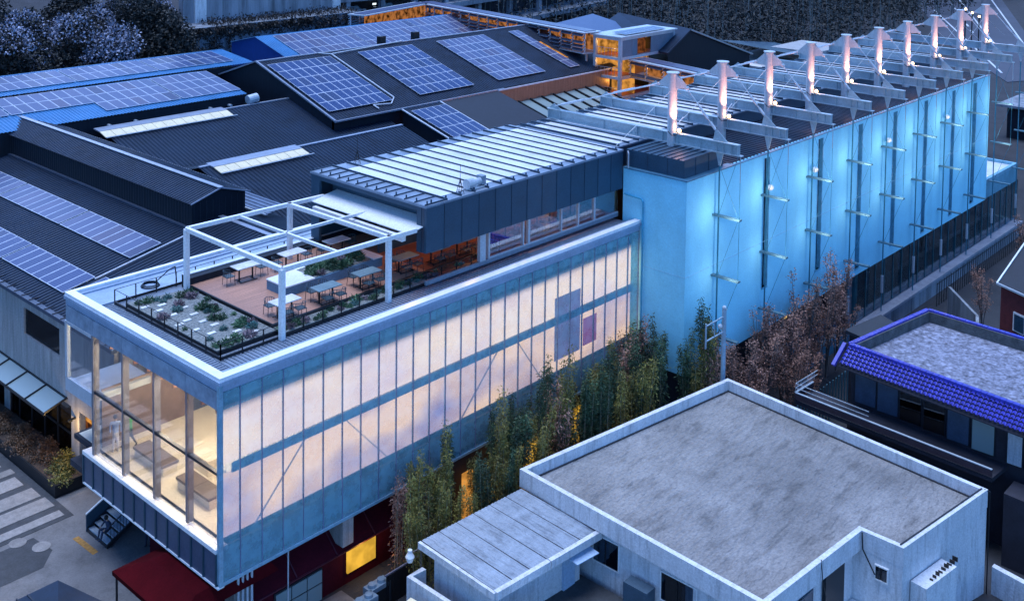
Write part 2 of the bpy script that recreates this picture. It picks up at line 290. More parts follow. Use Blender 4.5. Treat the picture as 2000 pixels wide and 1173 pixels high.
def ribs(p0, along, across, sp=0.33, h=0.04, w=0.45, t=0.0):
    """corrugated sheet: p0 corner, 'along' full vector down the ribs, 'across' full vector; returns MB"""
    p0 = Vector(p0); a = Vector(along); c = Vector(across); L = c.length; n = max(1, int(L/sp)); d = c/n; up = d.cross(a).normalized()
    if up.z < 0: up = -up
    m = MB(); vs = []; fs = []
    for i in range(n):
        for q, hh in ((0, 0), (w*.78, 0), (w, h), (w+.32, h), (w+.54, 0)):
            if w+.54 > 1: pass
            b = p0+d*(i+min(q, 1))+up*hh; vs += [b, b+a]
    b = p0+c; vs += [b, b+a]
    for k in range(len(vs)//2-1): fs.append((2*k, 2*k+1, 2*k+3, 2*k+2))
    return m.add(vs, fs)
def ordw(i): return ['first', 'second', 'third', 'fourth', 'fifth', 'sixth', 'seventh', 'eighth', 'ninth', 'tenth', 'eleventh', 'twelfth', 'thirteenth', 'fourteenth', 'fifteenth', 'sixteenth', 'seventeenth', 'eighteenth', 'nineteenth', 'twentieth'][i] if i < 20 else str(i+1)+'th'

# leaf clusters -------------------------------------------------------------
def leaf_mesh(name, pts, size, m, droop=0.3, aspect=2.2):
    n = len(pts); P = np.asarray(pts, float); a = np.random.uniform(0, 2*np.pi, n); el = np.random.uniform(-1.0, 0.7, n)
    d = np.stack([np.cos(a)*np.cos(el), np.sin(a)*np.cos(el), np.sin(el)-droop], 1); d /= np.linalg.norm(d, axis=1)[:, None]
    q = np.random.normal(size=(n, 3)); s = np.cross(d, q); s /= np.linalg.norm(s, axis=1)[:, None]
    sz = size*np.random.uniform(.6, 1.4, n)[:, None]
    v = np.stack([P, P+d*sz*.5+s*sz/aspect*.5, P+d*sz, P+d*sz*.5-s*sz/aspect*.5], 1).reshape(-1, 3)
    me = bpy.data.meshes.new(name); me.vertices.add(4*n); me.vertices.foreach_set('co', v.ravel())
    me.loops.add(4*n); me.loops.foreach_set('vertex_index', np.arange(4*n)); me.polygons.add(n)
    me.polygons.foreach_set('loop_start', np.arange(0, 4*n, 4)); me.polygons.foreach_set('loop_total', np.full(n, 4)); me.materials.append(m); me.update(calc_edges=True)
    return me
def meshobj(name, me, parent=None, loc=(0, 0, 0)):
    o = bpy.data.objects.new(name, me); COL.objects.link(o); o.parent = parent; o.location = loc; BASE[o.name] = Vector(); return o

# =================================================================== SETTING: ground
def hgt(x, y):
    h = -12.0
    t = min(1, max(0, (x-26)/8))*min(1, max(0, -y/4)); h -= 1.6*t
    if y > 100: h += min(40, (y-100)*0.22)*1.0
    return h
xs = [-400, -150, -60]+list(range(-40, 130, 4))+[150, 180, 220, 280, 360, 500, 800, 1400, 2400]
ys = [-400, -150, -80]+list(range(-44, 112, 4))+[130, 160, 200, 260, 340, 500, 800, 1400, 2400]
g = MB(); g.add([(x, y, hgt(x, y)) for y in ys for x in xs], [(j*len(xs)+i, j*len(xs)+i+1, (j+1)*len(xs)+i+1, (j+1)*len(xs)+i) for j in range(len(ys)-1) for i in range(len(xs)-1)])
struct('ground', g, ground_m)
m = MB(); m.box(-30, 2.0, 12.9, 14.4, -11.996, -11.992); m.box(-30, -0.9, 9.0, 12.9, -11.996, -11.992)
struct('forecourt', MB().prism([(-30, -12), (6.5, -12), (6.5, .4), (2.9, .5), (2.9, 16.6), (-30, 16.6)], -12.2, -11.993), fore_m)
struct('road', MB().prism([(-30, 11.6), (-1.9, 11.6), (-1.0, 12.6), (-1.2, 14.2), (-30, 14.2)], -11.99, -11.985), asph)
struct('road_marking', MB().prism([(.05, 12.75), (.35, 12.75), (.42, 10.9), (.12, 10.85)], -11.99, -11.983), yellowp)
# paving strips with planted joints by the left building
pv = struct('pavement', MB().box(-14, 1.02, 14.6, 36, -11.99, -11.975), asph)
i = 0; y = 14.9; random.seed(3)
while y < 34:
    wd = random.choice([.45, .6, .9, 1.1]); ln = random.uniform(6, 9); m = MB(); m.box(-9, 0.75-random.random()*.5, y, y+wd, -11.974, -11.95)
    m.build('paving_slab', paver_l, pv); y += wd+random.uniform(.25, .55); i += 1
tagp(MB().tube((-1.25, 13.2, -11.985), (-1.25, 13.2, -11.97), .42, n=20).build('manhole_cover', paver_l, base=(0, 0, 0)), 'pale round utility cover on the dark paved patch nearer the stairs', 'manhole cover', 'utility covers in the paving')
tagp(MB().tube((-1.9, 14.3, -11.985), (-1.9, 14.3, -11.97), .40, n=20).build('manhole_cover', paver_l), 'pale round utility cover beside the end of the striped paving', 'manhole cover', 'utility covers in the paving')
# court slab beside the white building
struct('courtyard_floor', MB().prism([(8.5, -14), (13.0, -14), (13.15, -4.2), (9.2, -3.6), (8.6, -4)], -12.2, -10.6), asph)
struct('courtyard_ground', MB().prism([(13.2, -30), (21.5, -30), (21.5, -14), (13.1, -14)], -12.2, -10.6), asph)

# =================================================================== MUSEUM GALLERY BOX
gal = thing('gallery_building', 'long raised gallery box with glowing translucent side and a white roof edge', 'building', (0, 0, -8.5))
m = MB(); m.box(0.15, 28.4, 0.5, 13.1, -8.5, -8.2); m.box(.35, 28.4, .5, 13.1, -7.25, -7.02); m.box(.35, .55, .5, 11.3, -8.2, -7.25)
m.build('floor_slab', dark_b, gal)
MB().box(.5, 28.3, .6, 12.9, -7.02, -7.0).build('floor', floor_m, gal)
MB().box(4.5, 28.4, 10.9, 13.1, -8.2, -0.6).build('back_wall', clad_low, gal)
MB().box(.3, 28.4, .62, 13.1, -0.55, -0.3).build('roof_deck', grate, gal)
# coping
m = MB(); m.box(0, 28.45, 0, .42, -.14, 0); m.box(0, .42, .42, 13.2, -.14, 0); m.box(.42, 28.4, 12.95, 13.2, -.14, 0)
m.build('coping', coping, gal)
m = MB(); m.box(-.05, 28.45, -.05, 0.05, -.30, -.143); m.box(-.05, 0.05, 0.05, 13.2, -.30, -.143); m.box(.05, 28.45, .05, .35, -.60, -.143); m.box(.05, .35, .35, 13.2, -.6, -.143); m.box(.42, 28.4, 12.75, 13.15, -.6, -.143)
m.build('roof_edge_trim', membrane, gal)
m = MB(); m.box(.42, 28.4, .42, .75, -.3, -.12); m.build('inner_gutter', membrane, gal)
m = MB(); m.box(.42, 28.4, 10.95, 12.75, -.3, -.22); m.build('roof_membrane', membrane, gal)
# grating walkway bars
m = MB()
for k in range(60): y = .8+k*.2; m.box(.45, 1.15, y, y+.05, -.3, -.26)
for k in range(95): x = 1.2+k*.2; m.box(x, x+.05, .78, 2.3, -.3, -.26)
o = m.build('grating_bars', grate, gal); o['kind'] = 'stuff'
# translucent long facade: one panel object each
m = MB(); m.box(.9, 28.38, .50, .56, -4.36, -3.96); m.build('floor_edge', mat('slab_edge', (0.16, 0.24, 0.42), 0.7, var=0.1), gal)
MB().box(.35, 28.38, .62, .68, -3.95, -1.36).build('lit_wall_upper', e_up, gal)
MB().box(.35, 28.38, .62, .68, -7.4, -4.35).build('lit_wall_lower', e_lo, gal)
MB().box(.2, 28.38, .60, .66, -1.34, -.62).build('parapet_backing', mat('parapet_backing', (0.26, 0.56, 0.66), 0.8), gal)
MB().box(.2, 28.38, .48, .54, -8.45, -7.42).build('base_backing', mat('base_backing', (0.22, 0.34, 0.44), 0.8), gal)
m = MB()
for a, b in ((1.9, 4.6), (9.5, 6.9), (14.0, 16.8), (20.5, 18.4)):
    m.bar((a, .60, -7.2), (b, .60, -4.4), .10, .03)
o = m.build('diagonal_brace', mat('brace_mauve', (0.60, 0.50, 0.55), 0.8), gal)
MB().box(23.9, 25.1, .57, .6, -6.3, -4.75).build('magenta_banner', e_pink, gal)
MB().box(21.4, 23.6, .57, .6, -6.4, -2.9).build('display_panel', emat('mauve_display_glow', (.42, .28, .52), .95, var=.35, scale=1.0), gal)  # panel emits dim mauve itself, room light put in its colour
xf = [0.14]+[.97+1.053*k for k in range(27)]+[28.40]
for a, b in zip(xf[:-1], xf[1:]):
    MB().box(a+.018, b-.018, .02, .07, -8.42, -.62).build('facade_panel', g_poly, gal)
m = MB()
for a in xf[1:-1]: m.box(a-.013, a+.013, .0, .1, -8.42, -.60)
m.build('facade_joint', mat('facade_joint', (0.22, 0.24, 0.40), 0.4, metal=0.3), gal)
m = MB(); m.box(-.02, 28.42, -.04, .14, -8.54, -8.42); m.box(-.06, .13, -.04, .12, -8.42, -.31); m.build('edge_frame', mat('edge_metal', (0.30, 0.52, 0.66), 0.35, metal=0.4), gal)
# front: fascia, mullions, panes, sill, slate cladding
m = MB(); 
for a, b in ((.13, 2.54), (2.54, 5.15), (5.15, 7.83), (7.83, 10.5), (10.5, 13.15)):
    MB().box(.02, .07, a+.01, b-.01, -1.36, -.62).build('fascia_panel', g_fasc, gal)
MB().box(.10, .30, .13, 13.1, -1.34, -.62).build('fascia_backing', mat('fascia_backing', (0.10, 0.14, 0.20), 0.8), gal)
m = MB()
for y in (2.54, 5.15, 7.83): m.box(.03, .34, y-.06, y+.06, -6.95, -1.36)
m.box(.0, .3, 10.44, 10.6, -7.0, -1.36); m.build('mullion', mullion_m, gal)
MB().box(.04, .2, .14, 10.44, -4.08, -3.96).build('transom', dark_frame, gal)
m = MB(); m.box(-.02, .12, 10.6, 13.18, -4.75, -4.1); m.box(-.02, .14, 12.98, 13.2, -4.1, -1.37); m.box(-.02, .14, 10.6, 12.98, -1.5, -1.37); m.box(.12, 3, 10.6, 13.1, -4.6, -4.3); m.build('side_frame', white_steel, gal)
for a, b in ((.14, 2.48), (2.6, 5.09), (5.21, 7.77), (7.89, 10.44)):
    for z0, z1 in ((-6.95, -4.08), (-3.96, -1.36)): MB().box(.06, .075, a, b, z0, z1).build('window_pane', g_pane, gal)
MB().box(.06, .075, 10.6, 12.98, -4.1, -1.5).build('window_pane', g_pane, gal)
m = MB(); m.box(-.12, .45, .14, 11.32, -7.2, -7.02); m.build('sill', white_paint, gal)
m = MB(); m.box(-.10, .2, .0, 11.34, -8.62, -8.54); m.build('lower_edge_trim', coping, gal)
yy = [.12+.93*k for k in range(13)]
for a, b in zip(yy[:-1], yy[1:]): MB().box(-.06, .1, a+.10, b, -8.54, -7.2).build('cladding_panel', clad_low, gal); 
for a in yy: MB().box(-.10, .1, a, a+.10, -8.54, -7.2).build('cladding_rib', mat('rib_teal', (0.015, 0.06, 0.09), 0.5), gal)
# gallery interior
MB().box(4.6, 4.8, .7, 7.2, -7, -3.2).build('inner_partition', inner_w, gal)
m = MB(); m.box(5.2, 5.6, 7.3, 10.8, -4.4, -3.5); m.box(.6, 5.2, 10.82, 10.88, -7, -4.2); m.build('inner_wall', mat('brown_wall', (0.20, 0.14, 0.11), 0.7, var=0.3, scale=1), gal)
MB().box(1.2, 4.5, .9, 10.3, -1.75, -1.7).build('luminous_ceiling', e_ceil, gal)
m = MB(); m.box(.5, 28, .6, 12.9, -1.66, -1.6); m.build('ceiling', inner_w, gal)
m = MB()
for k in range(9): m.box(.5, 4.4, 1.0+k*1.1, 1.1+k*1.1, -1.95, -1.77)
m.build('ceiling_beam', timber, gal)
for k, (a, b, c, d, h) in enumerate(((2.7, 4.3, 1.0, 4.3, .75), (2.6, 4.0, 5.0, 6.9, .7))):
    t = MB().box(a, b, c, d, -7, -7+h).build('display_plinth', floor_m, base=(a, c, -7)); tagp(t, ['long cream display plinth behind the two dark benches', 'shorter cream display plinth toward the back of the lit room'][k], 'plinth')
for k, (y0, y1) in enumerate(((6.45, 9.05), (2.7, 5.32))):
    b = thing('bench', ['dark topped cream bench further from the glowing corner, behind the front glass', 'dark topped cream bench nearest the glowing corner, behind the front glass'][k], 'bench', (1.6, (y0+y1)/2, -7), 'benches inside the glass front')
    MB().box(1.25, 1.95, y0+.04, y1-.04, -7, -6.62).build('base', floor_m, b)
    for j in range(2): MB().box(1.18, 2.02, y0+j*(y1-y0)/2+.01, y0+(j+1)*(y1-y0)/2-.01, -6.62, -6.5).build('seat', bench_m, b)
light('gallery_lamp', (2.3, 3.0, -2.4+GZ), 600, (1.0, .80, .55), 0.5); light('gallery_lamp', (2.3, 7.6, -2.4+GZ), 520, (1.0, .78, .50), 0.5)
light('gallery_lamp', (5.5, 5.5, -2.4+GZ), 350, (1.0, .78, .50), 0.5)
# gallery underside columns and the maroon wing below
und = thing('maroon_building', 'maroon rendered low building under the raised gallery with a sloping skirt roof', 'building', (6, .6, -12))
MB().box(2.0, 12.5, .6, 9, -12, -10.3).build('wall', red_m, und)
MB().add([(1.9, .45, -10.3), (12.7, .45, -10.3), (12.7, 2.3, -8.75), (1.9, 2.3, -8.75), (12.7, 9, -8.75), (1.9, 9, -8.75), (1.9, 9, -10.3), (12.7, 9, -10.3)], [(0, 1, 2, 3), (3, 2, 4, 5), (0, 3, 5, 6), (1, 7, 4, 2), (6, 5, 4, 7)]).build('skirt_roof', red_m, und)
m = MB()
for x in (4.1, 6.3, 8.5): m.bar((x, .44, -10.27), (x, 2.26, -8.73), .05, .04)
m.box(1.9, 12.7, .38, .47, -10.36, -10.3); m.build('roof_joint', mat('maroon_line', (0.08, .006, .02), 0.6), und)
fr = MB(); fr.box(3.0, 5.55, .54, .6, -12, -10.55); wf = fr.build('window', dark_frame, und)
for x in (3.05, 3.88, 4.71):
    for z in (-12.0, -11.2): MB().box(x+.02, x+.79, .50, .54, z+.03, z+.58 if z > -11.5 else z+.76).build('pane', g_canopy, wf)
MB().box(6.95, 8.6, .5, .6, -11.5, -10.45).build('lit_window', e_yel, und)
MB().box(6.5, 7.1, .3, 1.5, -10.0, -8.5).build('pillar', conc, und); MB().box(1.0, 1.9, .5, 1.2, -12, -8.55).build('pillar', conc, und)
m = MB()
for k in range(4): m.path([(1.1+.22*k, .38, -8.6), (1.1+.22*k, .38, -10.6), (1.2+.22*k, .2, -11.1), (1.2+.22*k, .2, -12)], .055)
m.build('downpipe', white_steel, und)
for k, (x0, x1) in enumerate(((17.6, 19.2), (13.6, 14.3), (21.6, 22.9))):
    t = MB().box(x0, x1, -.2, -.1, -12, -9.5+.2*k).build('garden_door', e_yel if k != 1 else e_warm, base=(x0, -.2, -12)); tagp(t, ['wide yellow lit opening glimpsed between the bamboo stems', 'narrow orange lit opening low behind the bamboo', 'orange lit opening at the far end of the bamboo row'][k], 'lit doorway')
for x, y, e in ((18.4, -.5, 60), (14.0, -.5, 35), (22.2, -.5, 50), (7.8, .1, 25)): light('opening_spill_light', (x, y, -10.6+GZ), e, (1.0, .55, .12), .15)  # added lights that carry the lit openings' glow onto the bamboo
st = thing('gallery_undercroft', 'dark recessed ground storey beneath the translucent facade', 'building', (20, 3, -12))
MB().box(12.8, 28.4, .2, 9, -12, -8.6).build('wall', dark_b, st)
MB().tube((3.35, .05, -8.6), (3.35, .05, -12), .03).build('drain_pipe', white_steel, st)

# red canopy tent in front of the corner
ct = thing('red_canopy', 'dark red fabric canopy roof below the gallery corner', 'canopy', (0, 2, -12))
z0, z1 = -9.3, -8.75
MB().add([(-1.84, 5.2, z0), (-1.89, .2, z0), (3.0, .2, z0), (3.0, 5.2, z0), (-.75, 3.9, z1), (-.75, .6, z1), (2.6, .6, z1), (2.6, 3.9, z1)],
         [(0, 1, 5, 4), (1, 2, 6, 5), (2, 3, 7, 6), (3, 0, 4, 7), (4, 5, 6, 7)]).build('fabric', red_c, ct)
m = MB(); m.box(-1.87, -1.8, .2, 5.2, z0-.18, z0); m.box(-1.8, 3, 5.13, 5.2, z0-.18, z0); m.build('valance', red_c, ct)
for x, y in ((-1.75, 5.05), (-1.75, .4), (2.9, 5.05)): MB().tube((x, y, -12), (x, y, z0), .05).build('post', dark_frame, ct)

# =================================================================== STAIRS under the gallery
sc = thing('outdoor_stairs', 'short steel stair with pale treads rising beneath the gallery', 'stairs', (1.6, 11.8, -12))
for k in range(6):
    MB().box(.86+.31*k, .86+.31*k+.29, 10.86, 12.78, -11.86+.17*k, -11.80+.17*k).build('tread', mat('tread_steel', (0.42, 0.50, 0.58), .4, metal=.3), sc)
m = MB(); m.slab([(.78, 12.8, -11.1), (3.3, 12.8, -9.9), (3.3, 12.88, -9.9), (.78, 12.88, -11.1)], .06); m.build('handrail_cap', white_paint, sc)
m = MB(); m.add([(.78, 12.8, -12), (3.3, 12.8, -12), (3.3, 12.8, -9.96), (.78, 12.8, -11.16), (.78, 12.86, -12), (3.3, 12.86, -12), (3.3, 12.86, -9.96), (.78, 12.86, -11.16)], [(0, 1, 2, 3), (7, 6, 5, 4), (0, 3, 7, 4), (1, 5, 6, 2)]); m.build('side_wall', mat('stair_side', (0.02, .06, .10), .5), sc)
m = MB(); m.bar((.84, 10.82, -11.9), (2.9, 10.82, -10.8), .06, .2); m.bar((.84, 12.76, -11.9), (2.9, 12.76, -10.8), .06, .2); m.box(.8, .86, 10.8, 12.8, -12, -11.85); m.build('stringer', dark_frame, sc)
m = MB(); m.bar((.9, 10.82, -11.0), (2.9, 10.82, -9.9), .04)
for k in range(12): x = 1.0+k*.16; z = -11.9+.535*(x-.84); m.bar((x, 10.82, z), (x, 10.82, z+.9), .02)
m.build('railing', dark_frame, sc)

# =================================================================== PEOPLE
def person(name, label, loc, rz, top_m, leg_m, pose='stand'):
    T = thing(name, label, 'person', loc)
    if pose == 'stand': j = dict(pel=(0,0,.95), ch=(0,.02,1.28), nk=(0,.02,1.48), hd=(0,.05,1.62), ls=(-.19,.02,1.42), le=(-.25,.0,1.14), lh=(-.24,.12,.9), rs=(.19,.02,1.42), re=(.25,.02,1.14), rh=(.22,.16,.92), lk=(-.1,.06,.5), lf=(-.11,-.02,.06), lt=(-.11,.14,.03), rk=(.1,.0,.5), rf=(.11,.02,.06), rt=(.12,.18,.03))
    elif pose == 'walk': j = dict(pel=(0,0,.93), ch=(0,.03,1.26), nk=(0,.05,1.46), hd=(0,.1,1.6), ls=(-.19,.03,1.4), le=(-.24,-.14,1.15), lh=(-.22,-.1,.9), rs=(.19,.03,1.4), re=(.24,.18,1.18), rh=(.2,.34,1.0), lk=(-.1,.24,.55), lf=(-.1,.26,.1), lt=(-.1,.42,.06), rk=(.1,-.05,.5), rf=(.1,-.3,.16), rt=(.1,-.18,.04))
    else: j = dict(pel=(0,0,.22), ch=(0,.05,.55), nk=(0,.1,.75), hd=(0,.17,.88), ls=(-.19,.08,.7), le=(-.26,.2,.48), lh=(-.16,.38,.45), rs=(.19,.08,.7), re=(.26,.2,.48), rh=(.16,.38,.45), lk=(-.13,.42,.4), lf=(-.13,.5,.02), lt=(-.13,.66,0), rk=(.13,.42,.4), rf=(.13,.5,.02), rt=(.13,.66,0))
    E = [('pel','ch'),('ch','nk'),('nk','hd'),('ch','ls'),('ls','le'),('le','lh'),('ch','rs'),('rs','re'),('re','rh'),('pel','lk'),('lk','lf'),('lf','lt'),('pel','rk'),('rk','rf'),('rf','rt')]
    R = dict(pel=.15, ch=.15, nk=.06, hd=.085, ls=.07, le=.05, lh=.035, rs=.07, re=.05, rh=.035, lk=.075, lf=.045, lt=.035, rk=.075, rf=.045, rt=.035)
    ks = list(j); me = bpy.data.meshes.new('body'); me.from_pydata([j[k] for k in ks], [(ks.index(a), ks.index(b)) for a, b in E], [])
    o = bpy.data.objects.new('body', me); COL.objects.link(o); me.materials.append(leg_m); me.materials.append(top_m); me.materials.append(skin_m)
    md = o.modifiers.new('s', 'SKIN'); sv = me.skin_vertices[0].data
    for i, k in enumerate(ks): sv[i].radius = (R[k], R[k]*.85); sv[i].use_root = (k == 'pel')
    o.modifiers.new('u', 'SUBSURF').levels = 1; o.modifiers['u'].render_levels = 1
    dg = bpy.context.evaluated_depsgraph_get(); nm = bpy.data.meshes.new_from_object(o.evaluated_get(dg)); o.modifiers.clear(); o.data = nm
    for q in nm.polygons:
        z = q.center.z; q.use_smooth = True
        q.material_index = 2 if (z > j['nk'][2]-.02 or (Vector(q.center)-Vector(j['lh'])).length < .07 or (Vector(q.center)-Vector(j['rh'])).length < .07) else (1 if z > j['pel'][2]+.02 and abs(q.center.y) < .5 and not (pose == 'sit' and q.center.y > .3) else 0)
    o.parent = T; BASE[o.name] = Vector(loc)
    h = Vector(j['hd'])+Vector(loc); MB().ball((h.x, h.y-.015, h.z+.035), .105, 10, 7, 1.1).build('hair', hair_m, T, smooth=True)
    T.rotation_euler = (0, 0, rz); return T
person('person', 'person in pale clothes standing beneath the gallery beside the stair', (2.29, 9.66, -12), 2.2, cloth_w, cloth_n)
person('person', 'person in navy clothes sitting on the steel stair', (1.15, 11.25, -11.63), 1.6, cloth_n, cloth_n, 'sit')
person('person', 'person in a green top walking inside the glass fronted gallery', (1.5, 9.9, -7), 0.6, cloth_g, cloth_n, 'walk')
person('person', 'person in pale blue clothes standing behind the front glass near the mullion', (.9, 10.1, -7), 2.6, mat('cloth_blue', (.25, .35, .6), .8), cloth_w, 'stand')

# =================================================================== ROOF TERRACE
tr = thing('roof_terrace', 'timber roof terrace floor with dark edging on top of the gallery', 'terrace', (9, 6, -.3))
m = MB()
for k in range(48): y = 2.95+k*.142; m.box(4.62, 27.5, y, y+.134, -.06, 0.0)
o = m.build('deck_board', deck_m, tr); o['kind'] = 'stuff'
m = MB(); m.box(4.62, 27.5, 2.9, 9.7, -.3, -.065); m.build('deck_base', black_metal, tr)
m = MB(); m.box(4.54, 4.61, 2.85, 9.6, -.3, .03); m.box(4.61, 17.5, 2.84, 2.94, -.3, .03); m.build('edging', black_metal, tr)
m = MB(); m.box(4.62, 18.4, 9.72, 10.5, -.3, .32); m.build('black_planter_wall', black_clad, tr)
m = MB(); m.box(4.62, 18.4, 10.2, 10.5, .322, .36); m.build('gutter', gutter_m, tr)
# planted gravel beds
def bed(name, label, poly, z0, z1, zs, gr):
    t = thing(name, label, 'planting bed', (poly[0][0], poly[0][1], z0), gr); MB().prism(poly, z0, z1).build('kerb', black_metal, t)
    q = MB(); c = Vector((sum(p[0] for p in poly)/len(poly), sum(p[1] for p in poly)/len(poly)))
    q.prism([tuple(Vector(p)+(c-Vector(p)).normalized()*.06) for p in poly], z1, z1+.03); o = q.build('gravel', gravel, t); return t
bd1 = bed('planting_bed', 'gravel planting bed with tufts and stepping stones at the gallery corner', [(1.45, 2.45), (4.5, 2.45), (4.5, 9.6), (1.45, 10.1)], -.3, -.12, 0, 'gravel planting beds on the roof')
bd2 = bed('planting_bed', 'narrow gravel planting bed with tufts running along the railing', [(4.5, 2.0), (18.3, 2.0), (18.3, 2.82), (4.5, 2.82)], -.3, -.12, 0, 'gravel planting beds on the roof')
for x, y in ((1.75, 8.9), (2.0, 8.1), (2.45, 8.6), (2.2, 7.2), (2.9, 6.6), (2.3, 6.2), (2.75, 5.6), (2.0, 5.0), (2.9, 4.9), (2.3, 4.2), (3.2, 3.6), (2.5, 3.2), (3.7, 3.0), (3.0, 7.6), (1.8, 6.0)):
    MB().box(x-.19, x+.19, y-.10, y+.10, -.09, -.045).build('stepping_stone', mat('step_stone', (.72, .70, .66), .7, objvar=.1), bd1)
def tuft_me(name, m_, rad, n, sz):
    a = np.random.uniform(0, 2*np.pi, n); q = np.sqrt(np.random.uniform(0, 1, n))*rad; z = np.random.uniform(0, rad*1.1, n)*(1-q/rad*.6)
    return leaf_mesh(name, np.stack([q*np.cos(a), q*np.sin(a), z], 1), sz, m_, droop=-.5, aspect=3.5)
TU = [tuft_me('tuft', tuft_m, .22, 190, .16), tuft_me('tuft', tuft2, .19, 170, .14), tuft_me('tuft', tuft3, .22, 170, .16), tuft_me('tuft', tuft_m, .15, 130, .12)]
random.seed(11); cnt = 0
def tuft(x, y, z, k, gr, lab, s=1):
    o = meshobj('grass_tuft', TU[k], None, (x, y, z)); o.scale = (s, s, s); o.rotation_euler = (0, 0, random.random()*6); tagp(o, lab, 'plant', gr)
spots = [(3.6, 8.9, 0), (3.9, 8.5, 2), (3.1, 9.2, 1), (2.6, 9.3, 1), (2.2, 9.4, 0), (1.8, 9.5, 0), (2.7, 8.9, 1), (4.1, 8.95, 0), (3.5, 6.9, 0), (3.7, 6.7, 0), (3.45, 6.4, 1), (3.8, 6.3, 0), (4.0, 6.6, 2), (3.3, 5.7, 2), (3.5, 5.3, 0), (3.2, 5.5, 0), (4.0, 4.3, 0), (4.2, 3.9, 2), (3.9, 3.5, 1), (3.6, 4.0, 0), (2.9, 4.2, 1), (1.75, 2.9, 0), (2.1, 2.75, 0), (1.7, 7.2, 2), (2.6, 7.5, 1), (1.9, 3.7, 1), (2.6, 2.8, 0), (3.3, 2.8, 2), (2.9, 3.3, 3), (3.0, 8.0, 2), (1.7, 5.4, 3), (4.2, 7.6, 3), (4.15, 5.3, 3)]
KN = ['green', 'teal', 'mauve', 'small green']
for x, y, k in spots:
    tuft(x, y, -.1, k, '%s tufts in the corner gravel bed' % KN[k], '%s grass tuft growing in the gravel bed at the roof corner' % KN[k], random.uniform(.75, 1.2))
for i in range(40):
    x = 4.8+i*.335+random.uniform(-.1, .1); k = random.choice([0, 0, 3, 1, 2]); tuft(x, random.uniform(2.15, 2.65), -.1, k, '%s tufts in the bed along the railing' % KN[k], '%s grass tuft growing in the narrow bed beside the railing' % KN[k], random.uniform(.6, 1.1))
# raised planter with seat ledge
pb = thing('raised_planter', 'long blue grey raised planter with white ledge in the middle of the terrace', 'planter', (9.8, 5.9, 0))
MB().prism([(6.9, 5.1), (12.9, 5.1), (12.9, 6.95), (6.9, 6.65)], 0, .44).build('box', mat('planter_blue', (.10, .20, .30), .6), pb)
m = MB(); m.prism([(6.88, 5.08), (8.6, 5.08), (8.6, 6.74), (6.88, 6.67)], .44, .5); m.prism([(8.6, 6.6), (12.92, 6.8), (12.92, 6.97), (8.6, 6.76)], .44, .5); m.box(12.3, 12.92, 5.08, 6.8, .44, .5); m.build('ledge', white_paint, pb)
MB().box(8.62, 12.28, 5.2, 6.6, .44, .47).build('soil', gravel, pb)
for i in range(46):
    k = random.choice([0, 0, 0, 3, 2]); tuft(random.uniform(8.75, 12.15), random.uniform(5.35, 6.5), .46, k, '%s tufts in the raised planter' % KN[k], '%s plant tuft growing in the raised terrace planter' % KN[k], random.uniform(.8, 1.3))
# pergola
pg = thing('pergola', 'white steel pergola frame over the timber terrace', 'pergola', (4.3, 1.9, -.3)); zt = 2.85
for x, y in ((4.3, 1.82), (4.35, 9.6), (10.35, 1.72), (10.2, 9.3)): MB().box(x-.11, x+.11, y-.11, y+.11, -.28 if y < 5 else -.2, zt+(.1 if x > 9 else 0)).build('post', white_paint, pg)
for a, b in (((4.3, 1.82), (4.35, 9.6)), ((10.35, 1.72), (10.2, 9.3)), ((4.3, 1.82), (12.0, 1.6)), ((4.35, 9.6), (12.4, 9.3))):
    MB().bar((*a, zt), (*b, zt), .18, .20).build('beam', white_paint, pg)
MB().bar((4.4, 5.7, zt-.02), (12.2, 5.6, zt-.02), .12, .14).build('rafter', white_paint, pg)
MB().bar((7.4, 1.8, zt-.02), (7.3, 9.4, zt-.02), .12, .14).build('rafter', white_paint, pg)
sh = thing('awning', 'white fabric awning sheet stretched from the pavilion opening to the pergola', 'awning', (12, 5, 2.6))
MB().slab([(11.55, 1.6, 2.78), (13.3, 1.6, 3.05), (13.3, 9.3, 3.05), (11.55, 9.3, 2.78)], .04).build('sheet', white_paint, sh)
MB().box(11.35, 11.6, 1.9, 8.9, 2.35, 2.6).build('roller', white_paint, sh)
# railing
rl = thing('terrace_railing', 'thin black wire railing around the roof terrace', 'railing', (1.3, 2.2, -.3)); hr = .72
path = [(18.4, 2.0), (1.3, 1.95), (1.25, 10.75), (18.4, 10.75)]
for (ax, ay), (bx, by) in zip(path[:-1], path[1:]):
    L = math.hypot(bx-ax, by-ay); n = int(L/1.05)
    for k in range(n+1): x = ax+(bx-ax)*k/n; y = ay+(by-ay)*k/n; MB().box(x-.022, x+.022, y-.022, y+.022, -.3, hr-.3).build('post', black_metal, rl)
    MB().bar((ax, ay, hr-.3), (bx, by, hr-.3), .022).build('rail', black_metal, rl)
    MB().bar((ax, ay, -.2), (bx, by, -.2), .06, .12).build('base_rail', black_metal, rl)
hose = MB()
for k in range(3):
    pts = [(3.5+.45*math.cos(a/10*2*math.pi)*(1-.08*k), 11.5+.45*math.sin(a/10*2*math.pi)*(1-.08*k), -.2+.05*k) for a in range(11)]; hose.path(pts, .025)
hose.path([(3.9, 11.6, -.1), (4.3, 11.1, .5), (4.5, 10.9, .65), (4.55, 10.85, -.1)], .03)
tagp(hose.build('garden_hose', black_metal, base=(3.5, 11.5, -.22)), 'coiled dark hose lying behind the back railing of the terrace', 'hose')

